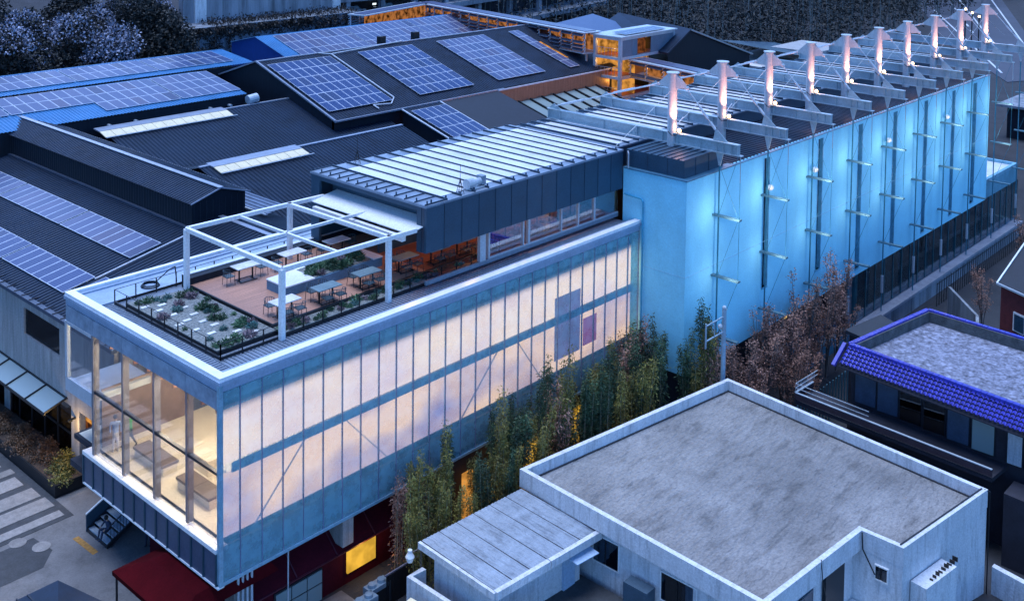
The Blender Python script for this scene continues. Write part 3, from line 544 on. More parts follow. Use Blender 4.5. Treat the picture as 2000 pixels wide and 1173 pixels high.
# tables and chairs
def make_table(name, top, L=1.35, W=.75, label='', gr=''):
    t = thing(name, label, 'table', (0, 0, 0), gr)
    MB().box(-L/2, L/2, -W/2, W/2, .71, .75).build('tabletop', top, t)
    for s in (-1, 1): MB().box(s*L*.28-.03, s*L*.28+.03, -.03, .03, 0, .71).build('leg', black_metal, t)
    MB().box(-L*.36, L*.36, -.28, -.24, 0, .03).box(-L*.36, L*.36, .24, .28, 0, .03).box(-L*.30, -L*.26, -.25, .25, 0, .03).box(L*.26, L*.30, -.25, .25, 0, .03).build('foot', black_metal, t); return t
def make_chair():
    t = thing('terrace_chair', '', 'chair', (0, 0, 0), 'terrace chairs')
    MB().box(-.23, .23, -.22, .24, .42, .45).build('seat', chair_m, t)
    for x in (-.2, .2):
        for y in (-.19, .21): MB().tube((x*1.12, y*1.12, 0), (x, y, .42), .014, n=6).build('leg', black_metal, t)
    m = MB(); pts = [(.25*math.cos(a), -.02-.25*math.sin(a), .68+.06*math.sin(a)) for a in [math.pi*k/8 for k in range(9)]]
    m.path(pts, .015)
    for p in pts[::1]: m.tube((p[0]*.9, p[1]*.85, .44), p, .011, n=5)
    m.build('backrest', chair_m, t)
    MB().path([(-.25, -.02, .68), (-.25, .2, .62), (-.22, .22, .42)], .013).path([(.25, -.02, .68), (.25, .2, .62), (.22, .22, .42)], .013).build('armrest', chair_m, t); return t
fr_t = [(5.55, 2.98+.35, table_w), (7.9, 3.35, table_g), (10.45, 3.45, table_g), (13.2, 3.75, table_g)]; bk_t = [(6.9, 8.4, table_w), (9.6, 8.3, table_w), (12.4, 8.2, table_w)]
T0 = {}; ch0 = make_chair(); used = False
ln = ['front row table nearest the gallery corner', 'second table of the front row from the corner', 'third table of the front row, beside the pergola post', 'front row table in the shade of the pavilion']
lb = ['back row table nearest the back pergola post', 'middle table of the back row', 'back row table closest to the pavilion']
for i, (x, y, mm) in enumerate(fr_t+bk_t):
    lab = (ln+lb)[i]
    if mm.name not in T0: T0[mm.name] = make_table('terrace_table', mm, gr='terrace tables'); t = T0[mm.name]
    else: t = copy_tree(T0[mm.name])
    t.location = (x, y, 0); t['label'] = ('pale topped ' if mm is table_w else 'dark topped ')+lab; t.rotation_euler = (0, 0, random.uniform(-.04, .04))
    if i < 4: pos = [(-.35, .62, math.pi, 'left chair on the planter side'), (.35, .62, math.pi, 'right chair on the planter side'), (-.32, -.6, 0, 'left chair on the railing side'), (.36, -.6, 0, 'right chair on the railing side')]; pos = pos if i else pos[:1]+pos[2:]
    else: pos = [(-.95, 0, -math.pi/2, 'chair at the left end'), (.95, 0, math.pi/2, 'chair at the right end')]
    for dx, dy, rz, pl_ in pos:
        c = ch0 if not used else copy_tree(ch0); used = True
        c.location = (x+dx+random.uniform(-.05, .05), y+dy, 0); c.rotation_euler = (0, 0, rz+random.uniform(-.15, .15)); c['label'] = 'grey metal %s of the %s' % (pl_, lab)

# =================================================================== PAVILION (dark cladding, white seamed roof)
pv = thing('pavilion', 'dark clad rooftop pavilion with a white seamed roof above the gallery', 'building', (12.5, 1.4, 0))
xs_ = [12.45]+[12.45+1.235*k for k in range(1, 13)]+[28.45]
for a, b in zip(xs_[:-1], xs_[1:]): MB().box(a+.015, b-.015, 1.37, 1.50, 1.62, 3.86).build('cladding_panel', clad, pv)
m = MB()
for a in xs_[1:-1]: m.box(a-.015, a+.015, 1.345, 1.46, 1.62, 3.86)
m.box(12.46, 28.45, 1.50, 1.7, 1.60, 3.86); m.build('seam', seam_m, pv)
# left end with opening
m = MB(); m.box(12.45, 12.62, 1.72, 2.05, 1.6, 3.85); m.box(12.45, 12.62, 9.75, 10.45, -.3, 3.85); m.box(12.45, 12.62, 2.05, 9.75, 3.62, 3.85); m.build('end_wall', clad, pv)
yb = [2.07+.96*k for k in range(9)]
for a, b in zip(yb[:-1], yb[1:]): MB().box(13.35, 13.45, a+.01, b-.01, 2.6, 3.7).build('recess_panel', clad, pv)
m = MB(); m.box(12.62, 28.4, 10.3, 10.45, -.3, 3.85); m.box(14, 28.4, 6.6, 6.75, 0, 3.6); m.build('back_wall', clad, pv)
m = MB(); m.box(13.5, 28.4, 1.75, 10.3, 3.5, 3.6); m.build('ceiling', timber, pv)
MB().box(13.40, 13.58, 8.0, 8.6, 2.9, 3.5).build('vent_box', white_paint, pv)
MB().prism([(12.4, 1.35), (28.45, 1.35), (28.45, 10.5), (12.4, 10.5)], 3.86, 3.97).build('roof', roof_grey, pv)
# roof panels : white field and grey margin
xa = 13.9; k = 0
while xa < 28.2:
    xb = min(xa+1.0, 28.3); MB().box(xa+.03, xb-.03, 2.05, 9.35, 3.972, 4.0).build('roof_panel', roof_white, pv); xa = xb
m = MB(); x = 13.9
while x < 28.3: m.box(x-.03, x+.03, 1.4, 10.45, 3.97, 4.07); x += 1.0
m.build('standing_seam', seam_m, pv)
for k in range(12): y = 1.45+k*.75; MB().box(12.44, 13.84, y+.02, y+.73, 3.972, 3.99).build('edge_panel', roof_grey, pv)
m = MB()
for k in range(13): m.box(12.44, 13.84, 1.43+k*.75, 1.47+k*.75, 3.972, 4.05); m.box(12.55, 12.6, 1.42+k*.75, 1.48+k*.75, 4.05, 4.2)
for k in range(16): m.box(12.9+k, 12.96+k, 1.5, 1.56, 4.0, 4.18)
m.build('edge_seam', seam_m, pv)
# glazed side under the cladding
MB().box(12.7, 28.4, 1.62, 1.72, -.1, .12).build('sill', grate, pv)
m = MB()
for x, ww in ((16.72, .42), (17.2, .12), (19.9, .1), (20.35, .16), (23.1, .09), (24.62, .09), (26.1, .14)): m.box(x-ww/2, x+ww/2, 1.6, 1.8, .12, 1.6)
m.box(17.26, 28.4, 1.62, 1.7, .12, .2); m.build('window_frame', white_steel, pv)
for a, b in ((17.3, 19.8), (20.5, 23.0), (23.2, 24.5), (24.7, 26.0), (26.2, 28.4)): MB().box(a, b, 1.66, 1.675, .2, 1.6).build('window_pane', g_pane, pv)
MB().box(14, 28.3, 2.0, 6.5, 0.0, 0.02).build('inner_floor', mat('inner_floor_red', (.22, .075, .05), .4), pv)
for k in range(7):
    x = 15.2+k*1.9; t = copy_tree(T0[table_g.name]); t.location = (x, 3.5, .02); t['label'] = 'dark topped %s indoor table counted from the left inside the glazed pavilion' % ordw(k); t['group'] = 'tables inside the pavilion'
    for dx, rz in ((-.35, 0), (.35, 0)): c = copy_tree(ch0); c.location = (x+dx, 2.85, .02); c.rotation_euler = (0, 0, rz); c['label'] = 'dark %s chair of the %s table inside the glazed pavilion' % ('left' if dx < 0 else 'right', ordw(k)); c['group'] = 'chairs inside the pavilion'
MB().box(17, 28, 6.5, 6.58, .2, 1.3).build('warm_wall', timber, pv)
for x in (14.5, 19, 23.5, 27): light('pavilion_lamp', (x, 4.6, 2.6+GZ), 48, (1.0, .5, .25), .2)
light('pavilion_lamp', (26.5, 5.6, 1.0+GZ), 10, (1.0, .6, .2), .1)
def lattice(x, y, z, lab, h=1.5):
    t = thing('antenna_mast', lab, 'antenna', (x, y, z), 'lattice antennas on the pavilion roof'); m = MB()
    for k in range(4): a = math.pi/2*k+.4; m.tube((x+.22*math.cos(a), y+.22*math.sin(a), z), (x, y, z+.75), .015, n=5)
    for q in (.15, .35, .55):
        for k in range(4): a = math.pi/2*k+.4; b = a+math.pi/2; R_ = .22*(1-q/.78); m.tube((x+R_*math.cos(a), y+R_*math.sin(a), z+q), (x+R_*math.cos(b), y+R_*math.sin(b), z+q), .01, n=4)
    m.build('tripod', black_metal, t); MB().tube((x, y, z+.7), (x, y, z+h), .012, n=5).build('rod', black_metal, t)
lattice(15.2, 9.9, 3.98, 'black lattice antenna on the back edge of the white roof'); lattice(15.15, 1.75, 3.98, 'black lattice antenna beside the silver blower on the white roof')
bl = thing('blower_unit', 'silver round blower unit with square duct on the white roof edge', 'blower', (16.2, 2.0, 4.0))
MB().tube((15.75, 1.9, 4.28), (16.2, 1.9, 4.28), .28, n=14).build('drum', white_steel, bl); MB().tube((16.2, 1.9, 4.28), (16.75, 1.9, 4.3), .17, n=12).build('motor', white_steel, bl)
MB().box(16.75, 17.05, 1.75, 2.15, 4.1, 4.55).build('duct', g_fasc, bl); MB().box(15.8, 16.9, 1.65, 2.15, 4.0, 4.05).build('base', white_steel, bl)

# =================================================================== BLUE HALL
bh = thing('blue_hall', 'tall windowless looking blue rendered hall with hanging steel rods', 'building', (28.5, -3.1, -12))
W = [(37.2, .75, -5.65, 0), (44.45, .75, -6.4, 0), (50.6, .75, -7.9, 1), (56.6, .75, -7.6, 0), (62.5, .75, -8.0, 0), (68.35, .75, -7.9, 0), (73.2, .9, -7.9, 1)]
zb, zt_ = -8.4, 2.85
m = MB(); x = 28.5
for wx, ww, wz, _ in W:
    m.box(x, wx, -3.1, -2.7, zb, zt_); m.box(wx, wx+ww, -3.1, -2.7, zb, wz); m.box(wx, wx+ww, -3.1, -2.7, 2.62, zt_); x = wx+ww
m.box(x, 77.3, -3.1, -2.7, zb, zt_)
m.box(28.5, 28.7, -2.7, 1.36, zb, zt_); m.box(77.0, 77.28, -2.7, 9, zb, zt_); m.box(28.52, 33, -2.7, 9, zb, zb+.1)
m.build('blue_wall', blue_wall, bh)
m = MB(); m.box(28.48, 77.3, -3.112, -3.1, -2.70, -2.67); m.box(28.488, 28.5, -3.1, -.02, -2.70, -2.67)
m.build('wall_joint', mat('joint_blue', (.30, .62, .80), .7), bh)
for wx, ww, wz, lit in W:
    fr = MB(); fr.box(wx, wx+.06, -3.12, -2.8, wz, 2.62); fr.box(wx+ww-.06, wx+ww, -3.12, -2.8, wz, 2.62); fr.box(wx, wx+ww, -3.15, -2.8, wz-.08, wz)
    o = fr.build('window', mat('window_frame_blue', (.12, .42, .62), .5), bh)
    MB().box(wx+.06, wx+ww-.06, -2.86, -2.84, wz, 2.62).build('pane', g_dark, o); MB().box(wx+.05, wx+ww-.05, -2.78, -2.72, wz, 2.62).build('blind', mat('blind_dark', (.02, .05, .08), .7, var=.5, scale=1.5), o)
    if lit: MB().box(wx+.1, wx+.38, -2.80, -2.78, wz+2.0, wz+4.2).build('lit_strip', emat('salmon_strip', (.9, .5, .35), .7), o)
m = MB(); m.box(28.7, 28.9, .05, 3.0, 0, 0); 
MB().path([(28.42, 1.2, 1.35), (28.38, -.05, 1.3), (28.36, -.2, 1.15), (28.36, -.2, -8.4)], .055, 8).build('downpipe', mat('pipe_blue', (.05, .38, .58), .5), bh)
MB().path([(28.4, 1.0, 3.95), (28.35, .9, 3.8), (28.35, .9, 2.95)], .045, 8).build('downpipe', white_steel, bh)
m = MB(); m.box(28.44, 33.6, -3.16, -2.6, 2.86, 2.93); m.box(28.44, 28.9, -2.6, 1.35, 2.86, 2.93); m.box(33.6, 77.4, -3.14, -2.9, 2.86, 2.9); m.build('parapet_cap', mat('cap_blue', (.08, .22, .34), .4, metal=.3), bh)
# corner dark box
bx = MB(); bx.box(28.75, 32.9, -2.75, 1.34, 2.94, 3.95); cb = bx.build('corner_box', clad, bh)
m = MB()
for k in range(9): m.box(28.72, 32.93, -2.77+.46*k, -2.73+.46*k, 3.952, 4.0)
for x in (29.9, 31.3, 32.6): m.box(x, x+.03, -2.775, -2.75, 2.95, 3.95)
for y in (-1.6, -.2): m.box(28.73, 28.75, y, y+.03, 2.95, 3.95)
m.build('box_seam', seam_m, cb)
# dark ribbed front roof and white raised roof
ribs((32.9, -2.9, 2.8), (0, 4.9, .12), (44.4, 0, 0), .42, .06).build('front_roof', roof_dark, bh)
MB().box(28.6, 77.2, -2.7, 9.9, 2.55, 2.7).build('roof_base', dark_b, bh)
MB().box(28.5, 77.3, 2.05, 9.9, 2.72, 3.88).build('roof_step', clad, bh)
MB().box(28.45, 77.4, 1.95, 10.0, 3.88, 3.96).build('roof', roof_grey, bh)
x = 28.9; k = 0
while x < 77:
    MB().box(x+.03, x+.97, 2.8 if (k//3) % 2 else 2.4, 9.1, 3.962, 3.99).build('roof_panel', roof_white, bh); x += 1.0; k += 1
m = MB(); x = 28.9
while x < 77.3: m.box(x-.035, x+.03, 2.0, 9.95, 3.96, 4.08); x += 1.0
m.build('standing_seam', seam_m, bh)
m = MB()
for k in range(96): m.box(28.6+.5*k, 28.64+.5*k, 9.3, 9.95, 3.99, 4.05); 
m.build('edge_seam', seam_m, bh)
# back wall, ground glass storey, plinth
MB().box(28.5, 77.3, 9.6, 9.9, -12, 3.85).build('rear_wall', dark_b, bh)
MB().box(30, 77.2, -.3, -.1, -12, -8.4).build('inner_wall', dark_b, bh)
m = MB(); x = 51.4
while x < 85.5: MB().box(x+.03, x+1.57, -2.93, -2.90, -12.1, -8.42).build('glass_panel', g_front, bh); m.box(x-.03, x+.03, -2.97, -2.88, -12.1, -8.42); x += 1.6
m.box(51.3, 51.7, -2.9, -2.5, -12.1, -8.42); m.build('glass_mullion', mat('mullion_teal', (.06, .22, .28), .4, metal=.4), bh)
MB().box(51.3, 85.6, -2.5, -.4, -12.1, -12.0).build('inner_floor', inner_w, bh)
MB().box(50.9, 85.8, -3.75, -2.95, -12.35, -12.15).build('ledge', mat('ledge_stone', (.34, .36, .42), .8), bh)
MB().prism([(50.9, -3.7), (85.8, -3.7), (85.8, -.4), (50.9, -.4)], -14.5, -12.36).build('plinth', conc_d, bh)
m = MB(); m.bar((46, -.6, -8.6), (50.6, -.6, -12), .3, .1); m.box(50.6, 51.2, -2.7, -2.4, -12.1, -8.42); m.build('diagonal_strut', mullion_m, bh)
m = MB(); m.box(45.5, 50.5, -.7, -.66, -12.0, -11.6); m.box(48.2, 50.3, -.7, -.66, -10.0, -9.0); m.box(44.4, 44.9, -.9, -.86, -10.4, -9.0); m.build('strip_light', e_strip, bh)
MB().box(30, 50.8, -.72, -.3, -12, -8.5).build('dark_wall', dark_b, bh)
tagp(MB().prism([(43.5, -3.0), (51.2, -3.0), (51.2, -.8), (43.5, -.8)], -14, -12.15).build('retaining_block', mat('blue_plinth', (.05, .22, .34), .8), base=(43.5, -3, -14)), 'bluish concrete retaining block where the glass ground storey begins', 'wall')
# low far block
lb_ = thing('low_wing', 'low wing with a white roof beyond the blue hall', 'building', (77.4, -3, -12))
m = MB(); m.box(77.4, 86.0, -3.0, 3.5, -8.4, -7.0); m.build('upper_band', mat('wing_blue', (.12, .36, .48), .5), lb_)
MB().box(77.6, 85.7, -2.6, 3.2, -7.0, -6.95).build('roof', roof_white, lb_)
m = MB(); m.box(77.4, 86, -3, -2.7, -6.99, -6.7); m.box(85.7, 86, -2.7, 3.5, -6.99, -6.7); m.build('parapet', mat('wing_parapet', (.2, .45, .58), .5), lb_)
MB().box(77.4, 85.8, -.5, 3.4, -12, -8.4).build('wall', dark_b, lb_)

# ------------- suspension frames
BX = [31.35, 37.0, 42.95, 48.9, 54.6, 60.4, 66.0, 71.8, 77.9, 84.3]
def frame():
    T = thing('suspension_frame', '', 'roof frame', (0, 0, 2.9), 'steel suspension frames across the blue hall roof')
    MB().tube((0, -.1, 2.9), (0, -.1, 8.35), .29, .27, 18).build('mast', white_steel, T, smooth=False)
    MB().tube((0, -.1, 8.35), (0, -.1, 8.42), .40, .40, 18).build('cap_plate', white_steel, T)
    m = MB()
    for s in (-1, 1):
        for dx in (-.07, .07): m.add([(dx-.015, -.1+s*.25, 8.35), (dx-.015, -.1+s*.25, 7.45), (dx-.015, -.1+s*.95, 7.55), (dx-.015, -.1+s*.95, 7.72), (dx+.015, -.1+s*.25, 8.35), (dx+.015, -.1+s*.25, 7.45), (dx+.015, -.1+s*.95, 7.55), (dx+.015, -.1+s*.95, 7.72)], [(0,1,2,3),(7,6,5,4),(0,3,7,4),(1,5,6,2),(2,6,7,3),(0,4,5,1)])
        m.add([(-.12, -.1, 8.3), (.12, -.1, 8.3), (0.04, -.1+s*.65, 7.95), (-.04, -.1+s*.65, 7.95)], [(0, 1, 2, 3)])
    m.tube((-.14, -1.1, 7.58), (.14, -1.1, 7.58), .09, n=10); m.tube((-.14, .9, 7.58), (.14, .9, 7.58), .09, n=10)
    m.build('head_fin', white_steel, T)
    b = MB(); b.box(-.17, .17, -4.75, 9.7, 4.74, 4.79); b.box(-.17, .17, -4.95, 9.7, 4.13, 4.18); b.box(-.02, .02, -4.75, 9.7, 4.18, 4.74)
    for y in (-4.7, -4.3, -3.75, -3.3, -2.2, -.6, .5, 2.4, 5.0, 8.6, 9.6): b.box(-.155, .155, y-.015, y+.015, 4.18, 4.74)
    b.build('roof_beam', beam_paint, T)
    MB().add([(-.02, 9.65, 4.8), (-.02, 8.6, 4.8), (-.02, 9.2, 5.15), (.02, 9.65, 4.8), (.02, 8.6, 4.8), (.02, 9.2, 5.15)], [(0, 1, 2), (5, 4, 3), (0, 3, 4, 1), (1, 4, 5, 2), (2, 5, 3, 0)]).build('gusset', beam_paint, T)
    MB().add([(-.02, -4.0, 4.8), (-.02, -3.0, 4.8), (-.02, -3.12, 5.4), (-.02, -3.28, 5.4), (.02, -4.0, 4.8), (.02, -3.0, 4.8), (.02, -3.12, 5.4), (.02, -3.28, 5.4)], [(0,1,2,3),(7,6,5,4),(0,4,5,1),(1,5,6,2),(2,6,7,3),(3,7,4,0)]).build('gusset', beam_paint, T)
    MB().add([(-.04, -3.72, 4.13), (-.04, -3.22, 4.13), (-.04, -3.42, 3.35), (-.04, -3.52, 3.35), (.04, -3.72, 4.13), (.04, -3.22, 4.13), (.04, -3.42, 3.35), (.04, -3.52, 3.35)], [(0,1,2,3),(7,6,5,4),(0,4,5,1),(1,5,6,2),(2,6,7,3),(3,7,4,0)]).build('gusset', beam_paint, T)
    m = MB(); m.tube((0, -1.1, 7.58), (0, -3.2, 5.35), .035); t1 = m.build('front_cable', white_steel, T)
    m = MB(); p = Vector((0, -1.1, 7.58)); q = Vector((0, -3.2, 5.35))
    m.tube(p+(q-p)*.45, p+(q-p)*.72, .075, n=8); m.tube(p+(q-p)*.80, p+(q-p)*.97, .085, n=8); m.build('turnbuckle', white_steel, t1)
    for dx in (-.06, .06):
        c = MB().tube((dx, .9, 7.58), (dx, 9.1, 4.98), .035).build('rear_cable', white_steel, T)
        p = Vector((dx, .9, 7.58)); q = Vector((dx, 9.1, 4.98)); MB().tube(p+(q-p)*.72, p+(q-p)*.93, .08, n=8).build('turnbuckle', white_steel, c)
    # hanging rod with struts
    rodm = mat('rod_teal', (.05, .24, .34), .4, metal=.4)
    MB().tube((0, -3.47, 3.3), (0, -3.47, -12.0), .05).build('hanging_rod', rodm, T)
    m = MB(); m.tube((0, -4.85, 4.1), (0, -4.85, -3.2), .014, n=5); m.tube((0, -4.85, -3.2), (0, -3.5, -6.8), .014, n=5)
    for a, c in ((3.3, .4), (-3.2, .4)): m.tube((0, -3.5, a), (0, -4.8, c), .012, n=5)
    m.tube((0, -4.7, 4.1), (0, -3.5, .5), .012, n=5); m.build('stay_wire', rodm, T)
    MB().tube((0, -4.85, 4.1), (0, -4.85, 2.6), .028, n=6).build('rod_sleeve', white_steel, T)
    for z in (.4, -3.2, -6.8): MB().box(-.14, .14, -4.95, -3.12, z-.05, z+.05).build('strut', mat('strut_blue', (.09, .2, .25), .6), T)
    MB().tube((0, -3.47, -10.6), (0, -3.47, -9.3), .11, n=10).build('rod_turnbuckle', white_steel, T)
    l = MB().ball((.0, -.62, 4.94), .12, 10, 7).build('uplight_bulb', e_bulb, T)
    MB().box(-.12, .12, -.72, -.52, 4.795, 4.84).build('uplight_base', black_metal, T)
    MB().path([(-.1, -.6, 4.83), (-.25, -.55, 4.7), (-.32, -.3, 4.65), (-.29, 0, 4.85)], .02).build('lamp_flex', black_metal, T)
    m = MB(); m.tube((.25, .1, 7.3), (5.6, -.1, 4.9), .012, n=5); m.tube((-.2, -.1, 7.3), (-5.6, -.1, 4.9), .012, n=5); m.tube((.35, -.1, 4.98), (1.2, -.1, 5.5), .035, n=6); m.build('brace_cable', white_steel, T)
    return T
F0 = frame()
for i, x in enumerate(BX):
    t = F0 if i == 0 else copy_tree(F0); t.location = (x, 0, 2.9)
    t['label'] = 'white steel mast and roof beam with hanging rod, %s from the dark corner box' % (ordw(i) if i else 'nearest one') if i < 9 else 'white steel mast and roof beam farthest from the dark corner box'
    ul = light('mast_uplight', (x-.45, -1.15, 4.98+GZ), 900, (1.0, .36, .20), .1, typ='SPOT'); ul.data.spot_size = math.radians(62); ul.data.spot_blend = .5
    ul.rotation_euler = (Vector((x+.02, -.1, 7.4))-Vector((x-.45, -1.15, 4.98))).to_track_quat('-Z', 'Y').to_euler(); light('mast_uplight', (x-.1, -.75, 5.1+GZ), 22, (1.0, .42, .22), .08)
    if i in (1, 2, 4, 5, 6): pass
for i, k in enumerate((1, 2, 4, 6)):
    x = BX[k]; t = MB().ball((x+.35, -3.5, .85), .21, 12, 8, .9).build('wall_floodlight', white_paint, base=(x, -3.5, .45)); tagp(t, 'white drum shaped lamp fixed by the %s steel rod on the blue wall' % ordw(k), 'wall lamp', 'white lamps on the rod brackets')
for x in BX[:9]:
    light('wall_washer', (x-.6, -4.7, .7+GZ), 48, (1.0, .90, .80), .15); light('wall_washer', (x-.5, -4.6, -2.9+GZ), 26, (1.0, .92, .85), .15)  # lower row added to lighten the blue wall

# =================================================================== SOLAR ARRAYS
def array(label, gr, p0, du, dv, nu, nv, cu, cv, mm, gaps=(), skip=()):
    """p0 lower corner; du unit vector along columns, dv unit vector up the slope; cu, cv panel size"""
    T = thing('solar_array', label, 'solar panels', p0, gr); p0 = Vector(p0); du = Vector(du).normalized(); dv = Vector(dv).normalized(); nn = du.cross(dv)
    if nn.z < 0: nn = -nn
    key = (round(cu, 3), round(cv, 3), mm.name, tuple(round(c, 2) for c in du), tuple(round(c, 2) for c in dv))
    vs = []; 
    b = [Vector((0, 0, 0)), du*(cu-.02), du*(cu-.02)+dv*(cv-.02), dv*(cv-.02)]; e = .035
    ins = [du*e+dv*e, du*(cu-.02-e)+dv*e, du*(cu-.02-e)+dv*(cv-.02-e), du*e+dv*(cv-.02-e)]
    me = bpy.data.meshes.new('solar_panel'); vs = [q-nn*.05 for q in b]+b+[q+nn*0 for q in ins]
    fs = [(0, 3, 2, 1)]+[(i, (i+1) % 4, 4+(i+1) % 4, 4+i) for i in range(4)]+[(4+i, 4+(i+1) % 4, 8+(i+1) % 4, 8+i) for i in range(4)]+[(8, 9, 10, 11)]
    me.from_pydata([tuple(v) for v in vs], [], fs); me.materials.append(mat('panel_frame', (.62, .66, .74), .4, metal=.3)); me.materials.append(mm); me.polygons[len(fs)-1].material_index = 1; me.update()
    off = 0.0
    for i in range(nu):
        if i in gaps: off += .16
        for j in range(nv):
            if (i, j) in skip: continue
            o = bpy.data.objects.new('solar_panel', me); COL.objects.link(o); o.parent = T; o.location = du*(i*cu+off)+dv*(j*cv)
    L = nu*cu+off; m = MB()
    for j in range(nv*2):
        q = p0+dv*(j*cv*.5+cv*.25)-nn*.09; m.bar(q, q+du*L, .05, .06, up=nn)
    m.build('mounting_rail', gutter_m, T); return T
# hall A strips (ridge along Y)
sA = (1, 0, .2)
hallz = lambda x: -3.9+.2*(x-3)
array('upper long row of solar panels on the ribbed roof beside the long dark ridge', 'solar arrays on the left hall roof', (8.32, 22.4, hallz(8.32)+.14), (0, 1, 0), sA, 29, 1, 1.0, 2.1, sol_grey, gaps=(9, 18))
array('lower long row of solar panels nearer the concrete wall on the left hall roof', 'solar arrays on the left hall roof', (4.1, 22.1, hallz(4.1)+.14), (0, 1, 0), sA, 16, 1, 1.0, 1.98, sol_blue, gaps=(8,))
array('small pair of solar panels half hidden behind the gallery roof edge', 'solar arrays on the left hall roof', (4.4, 19.5, hallz(4.4)+.14), (0, 1, 0), sA, 2, 1, 1.0, 2.0, sol_blue)

# =================================================================== LEFT HALL A (concrete wall, ribbed roof, monitor)
ha = thing('concrete_hall', 'board marked concrete hall with ribbed dark roof at the left edge', 'building', (3, 14, -12))
m = MB(); m.box(3.0, 3.35, 18.0, 19.6, -12, -4.2); m.box(3.0, 3.35, 19.6, 23.0, -8.2, -5.9-.55); m.box(3.0, 3.35, 19.6, 20.25, -6.45, -4.2); m.box(3.0, 3.35, 20.25, 23.9, -5.1, -4.2); m.box(3.0, 3.35, 23.9, 40, -8.2, -4.2)
m.box(3.0, 3.35, 20.25, 23.9, -8.2, -6.4); m.box(3.35, 12, 18, 18.3, -12, -4.2)
m = MB(); m.box(3.0, 3.35, 18.0, 18.9, -12, -8.6); m.box(3.0, 3.35, 14.2, 20.2, -8.6, -4.2); m.box(3.0, 3.35, 20.2, 24.6, -8.6, -6.3); m.box(3.0, 3.35, 20.2, 24.6, -4.75, -4.2); m.box(3.0, 3.35, 24.6, 40, -8.6, -4.2)
m.box(3.0, 3.35, 26.6, 27.3, -12, -8.6)
m.build('concrete_wall', conc, ha)
MB().box(3.12, 3.16, 20.2, 24.6, -6.3, -4.75).build('window', g_dark, ha); MB().box(3.3, 3.4, 20.2, 24.6, -6.3, -4.75).build('window_blind', black_clad, ha)
m = MB(); 
for y in (19.0, 20.6, 22.2, 23.8, 25.4, 26.55, 27.4, 29.0, 30.6): m.box(3.05, 3.2, y-.07, y+.07, -11.6, -8.62)
m.box(3.05, 3.2, 18.9, 31, -10.25, -10.15); m.build('window_frame', black_metal, ha)
for a, b in ((19.0, 20.6), (20.6, 22.2), (22.2, 23.8), (23.8, 25.4), (25.4, 26.5), (27.4, 29.0), (29, 30.6)): MB().box(3.1, 3.12, a+.07, b-.07, -11.6, -8.62).build('window_pane', g_dark, ha)
MB().box(4.6, 4.7, 18.6, 31, -11.8, -8.62).build('room_glow', e_dim, ha)
MB().box(4.2, 4.25, 18.95, 20.5, -10.1, -8.7).build('warm_panel', e_warm, ha)
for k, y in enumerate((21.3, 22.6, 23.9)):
    m = MB(); m.box(3.9, 4.4, y, y+.5, -11.0, -10.6); m.box(4.1, 4.5, y+.5, y+.62, -11.2, -10.2); o = m.build('armchair', emat('orange_seat_glow', (.8, .22, .05), .5, var=.7, scale=4), ha)  # seats glow on their own, the room's light put in their colour
MB().box(2.85, 3.35, 18.9, 31, -11.75, -11.6).build('window_sill', conc, ha)
light('porch_lamp', (2.3, 17.9, -9.3+GZ), 60, (1.0, .62, .25), .06)
tagp(MB().box(2.75, 2.98, 18.35, 18.45, -9.1, -9.02).box(2.6, 2.8, 18.32, 18.48, -9.16, -9.05).build('wall_lamp', black_metal, base=(2.9, 18.4, -9.1)), 'small lit wall lamp on the concrete pier beside the glass gallery', 'wall lamp')
roof_A = ribs((12.56, 13.7, hallz(12.56)), (-9.7, 0, -9.7*.2), (0, 42, 0), .34, .05); roof_A.build('roof', roof_dark, ha)
ribs((16.5, 13.7, -2.0), (2.4, 0, -.55), (0, 42, 0), .34, .05).build('east_roof', roof_dark, ha)
m = MB(); m.box(2.6, 2.9, 13.7, 42, -4.05, -3.85); m.box(12.35, 12.56, 22.5, 55, -1.99, -1.90); m.build('gutter', mat('gutter_dark', (.05, .07, .11), .5), ha)
m = MB()
for y in np.arange(14.5, 40, .95): m.box(2.62, 3.6, y, y+.03, -3.84, -3.80)
m.build('gutter_joint', black_metal, ha)
ribs((14.55, 13.7, -1.62), (-2.0, 0, -.4), (0, 8.9, 0), .34, .05).build('near_roof', roof_dark, ha)
ribs((14.55, 13.7, -1.62), (2.0, 0, -.4), (0, 8.9, 0), .34, .05).build('near_roof', roof_dark, ha)
MB().bar((14.55, 13.7, -1.58), (14.55, 22.5, -1.58), .35, .04).build('ridge_flashing', ridge_m, ha)
m = MB(); m.add([(7.5, 15.6, -2.6), (9.2, 15.6, -1.9), (10.9, 15.6, -2.3), (7.5, 17.4, -2.6), (9.2, 17.4, -1.9), (10.9, 17.4, -2.3)], [(0, 1, 4, 3), (1, 2, 5, 4), (0, 2, 1)]); m.build('small_gable', mat('dusty_red', (.30, .12, .12), .7), ha)
MB().path([(5.9, 21.9, -3.2), (12.4, 21.9, -1.9)], .05).build('roof_pipe', gutter_m, ha)
MB().box(3, 12, 40, 40.3, -12, -3).build('rear_wall', dark_b, ha); MB().box(3.2, 19, 13.8, 14, -12, -4.2).build('side_wall', conc, ha)
mo = thing('roof_monitor', 'long black clad ridge monitor with ribbed gable roof', 'roof monitor', (14.5, 22.6, -2))
MB().prism([(12.6, 22.6), (16.45, 22.6), (16.45, 56), (12.6, 56)], -2.2, -.42).build('wall', black_clad, mo)
m = MB(); m.add([(12.6, 22.6, -.42), (16.45, 22.6, -.42), (14.55, 22.6, .16)], [(0, 1, 2)]); m.build('gable', black_clad, mo)
m = MB()
for k in range(9): m.box(12.7+.45*k, 12.74+.45*k, 22.585, 22.6, -2.0, -.45)
